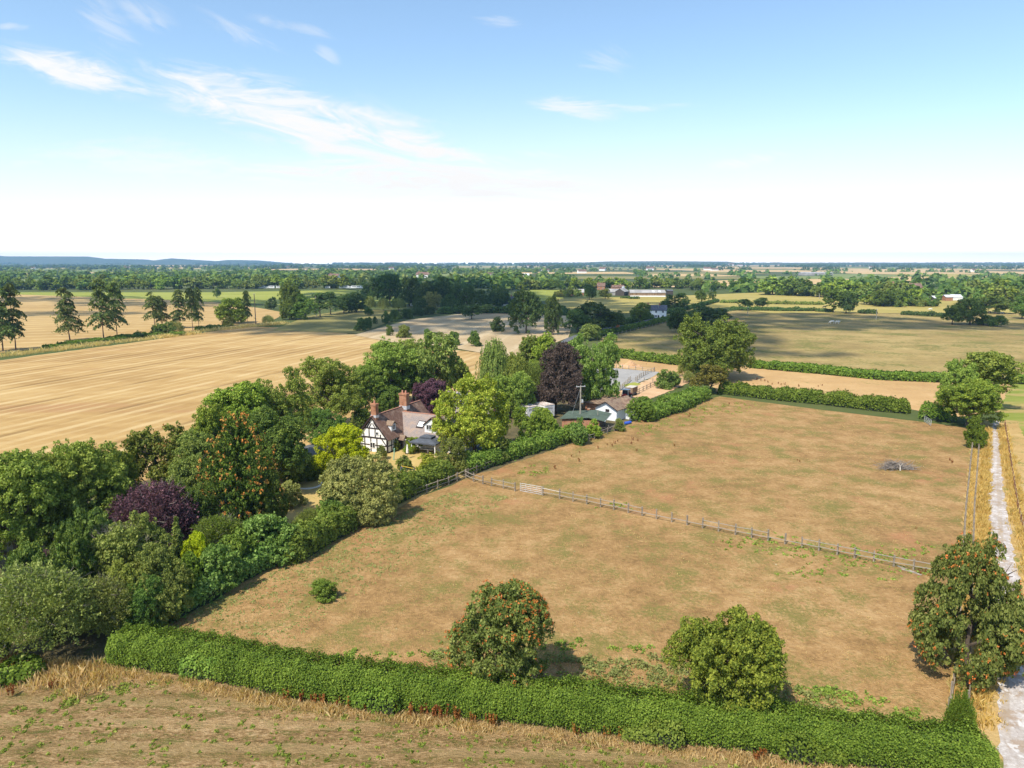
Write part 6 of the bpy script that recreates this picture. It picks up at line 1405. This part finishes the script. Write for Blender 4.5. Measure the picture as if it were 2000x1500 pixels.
for tl, st, sd in ((.03, 5.0, 1.3), (.22, 4.5, 7.7), (.5, 5.0, 3.1)):      # wind-drawn wisps in three directions
    w = N(nt, 'ShaderNodeCombineXYZ')
    L(nt, math_(nt, 'MULTIPLY', math_(nt, 'SUBTRACT', math_(nt, 'MULTIPLY', A, cos(tl)), math_(nt, 'MULTIPLY', E, sin(tl))), 6.0), w.inputs[0])
    L(nt, math_(nt, 'MULTIPLY', math_(nt, 'ADD', math_(nt, 'MULTIPLY', A, sin(tl)), math_(nt, 'MULTIPLY', E, cos(tl))), 6.0 * st), w.inputs[1]); w.inputs[2].default_value = sd
    WISP.append(noise(nt, w.outputs[0], 1.5, 7, .66, 1.1))
total = None
for (u, v_, lu, lv, tilt, lo, hi, amt, st) in [
    (610, 238, 350, 56, .24, .40, .62, 1.0, 4), (800, 285, 190, 22, .17, .40, .6, 1.0, 5), (520, 200, 190, 34, .10, .43, .66, .9, 4), (150, 140, 160, 28, .25, .40, .64, .95, 5), (90, 115, 100, 16, .02, .42, .66, .8, 5),
    (830, 352, 420, 34, .05, .36, .56, 1.0, 5), (290, 315, 260, 44, .12, .45, .70, .6, 4), (460, 62, 100, 20, .45, .44, .7, .32, 6), (570, 52, 90, 12, .2, .42, .66, .32, 6), (290, 30, 70, 28, .4, .44, .7, .32, 5), (210, 55, 90, 50, .9, .5, .74, .32, 5),
    (1140, 212, 110, 22, .05, .43, .66, .7, 5), (1250, 212, 120, 8, -.06, .43, .66, .4, 6), (1460, 316, 90, 14, -.12, .42, .66, .7, 5), (1180, 120, 60, 30, .2, .46, .7, .35, 5), (980, 40, 60, 14, .1, .46, .7, .35, 5),
    (640, 110, 30, 14, .6, .42, .66, .32, 4), (1350, 362, 130, 12, .0, .44, .66, .5, 5), (1060, 302, 60, 8, .1, .44, .66, .4, 5), (20, 52, 40, 8, 0, .42, .6, .4, 5), (45, 318, 40, 8, .0, .42, .6, .4, 5)]:
    r = ray(u, v_); a0 = r.x / r.y; e0 = r.z / r.y
    da = math_(nt, 'SUBTRACT', A, a0); de = math_(nt, 'SUBTRACT', E, e0); t = -tilt; ct, s_ = cos(t), sin(t)
    p = math_(nt, 'ADD', math_(nt, 'MULTIPLY', da, ct), math_(nt, 'MULTIPLY', de, s_))
    q = math_(nt, 'ADD', math_(nt, 'MULTIPLY', da, -s_), math_(nt, 'MULTIPLY', de, ct))
    P1 = math_(nt, 'MULTIPLY', p, F / (lu * 1.25)); Q1 = math_(nt, 'MULTIPLY', q, F / (lv * 1.4))
    r2 = math_(nt, 'ADD', math_(nt, 'MULTIPLY', P1, P1), math_(nt, 'MULTIPLY', Q1, Q1))
    mask = math_(nt, 'POWER', 2.718, math_(nt, 'MULTIPLY', r2, -1.6))
    nz = WISP[0 if tilt < .15 else 1 if tilt < .35 else 2]
    f = math_(nt, 'MULTIPLY', smooth(nt, math_(nt, 'MULTIPLY', nz, math_(nt, 'ADD', math_(nt, 'MULTIPLY', mask, .8), .46)), lo - .07, hi + .06), math_(nt, 'MULTIPLY', smooth(nt, mask, .0, .6), amt))
    total = f if total is None else math_(nt, 'MAXIMUM', total, f)
haze_e = math_(nt, 'SUBTRACT', 1.0, smooth(nt, E, -.02, .29))
haze_e = math_(nt, 'POWER', haze_e, 1.5)
skyc = mixc(nt, 1.0, sky.outputs[0], SKY_TINT, 'MULTIPLY')
skyc = mixc(nt, math_(nt, 'MULTIPLY', haze_e, .96), skyc, (SKY_W, SKY_W, SKY_W * 1.01))
skyc = mixc(nt, math_(nt, 'MINIMUM', 1.0, math_(nt, 'POWER', 2.718, math_(nt, 'MULTIPLY', E, -30.0))), skyc, (SKY_W * 2.5, SKY_W * 2.3, SKY_W * 1.95))
skyc = mixc(nt, total, skyc, (SKY_W * 1.02, SKY_W * 1.01, SKY_W))
bg = N(nt, 'ShaderNodeBackground'); bg.inputs[1].default_value = SKY_S; L(nt, skyc, bg.inputs[0])
wo = N(nt, 'ShaderNodeOutputWorld'); L(nt, bg.outputs[0], wo.inputs[0])

cam = bpy.data.cameras.new('camera'); cam.sensor_width = 36; cam.lens = F / 2000 * 36; cam.clip_start = .5; cam.clip_end = 60000
co = bpy.data.objects.new('camera', cam); COL.objects.link(co); co.location = (0, 0, CAMZ); co.rotation_euler = (pi / 2 - PITCH, 0, 0)
S.camera = co
S.view_settings.view_transform = 'Standard'; S.view_settings.look = 'None'; S.view_settings.exposure = EXPO; S.view_settings.gamma = 1
S.render.engine = 'CYCLES'; cy = S.cycles
cy.use_denoising = True; cy.denoiser = 'OPENIMAGEDENOISE'; cy.denoising_input_passes = 'RGB_ALBEDO_NORMAL'; cy.denoising_prefilter = 'ACCURATE'
cy.max_bounces = 6; cy.diffuse_bounces = 3; cy.transmission_bounces = 4; cy.volume_bounces = 0; cy.transparent_max_bounces = 8; cy.caustics_reflective = False; cy.caustics_refractive = False
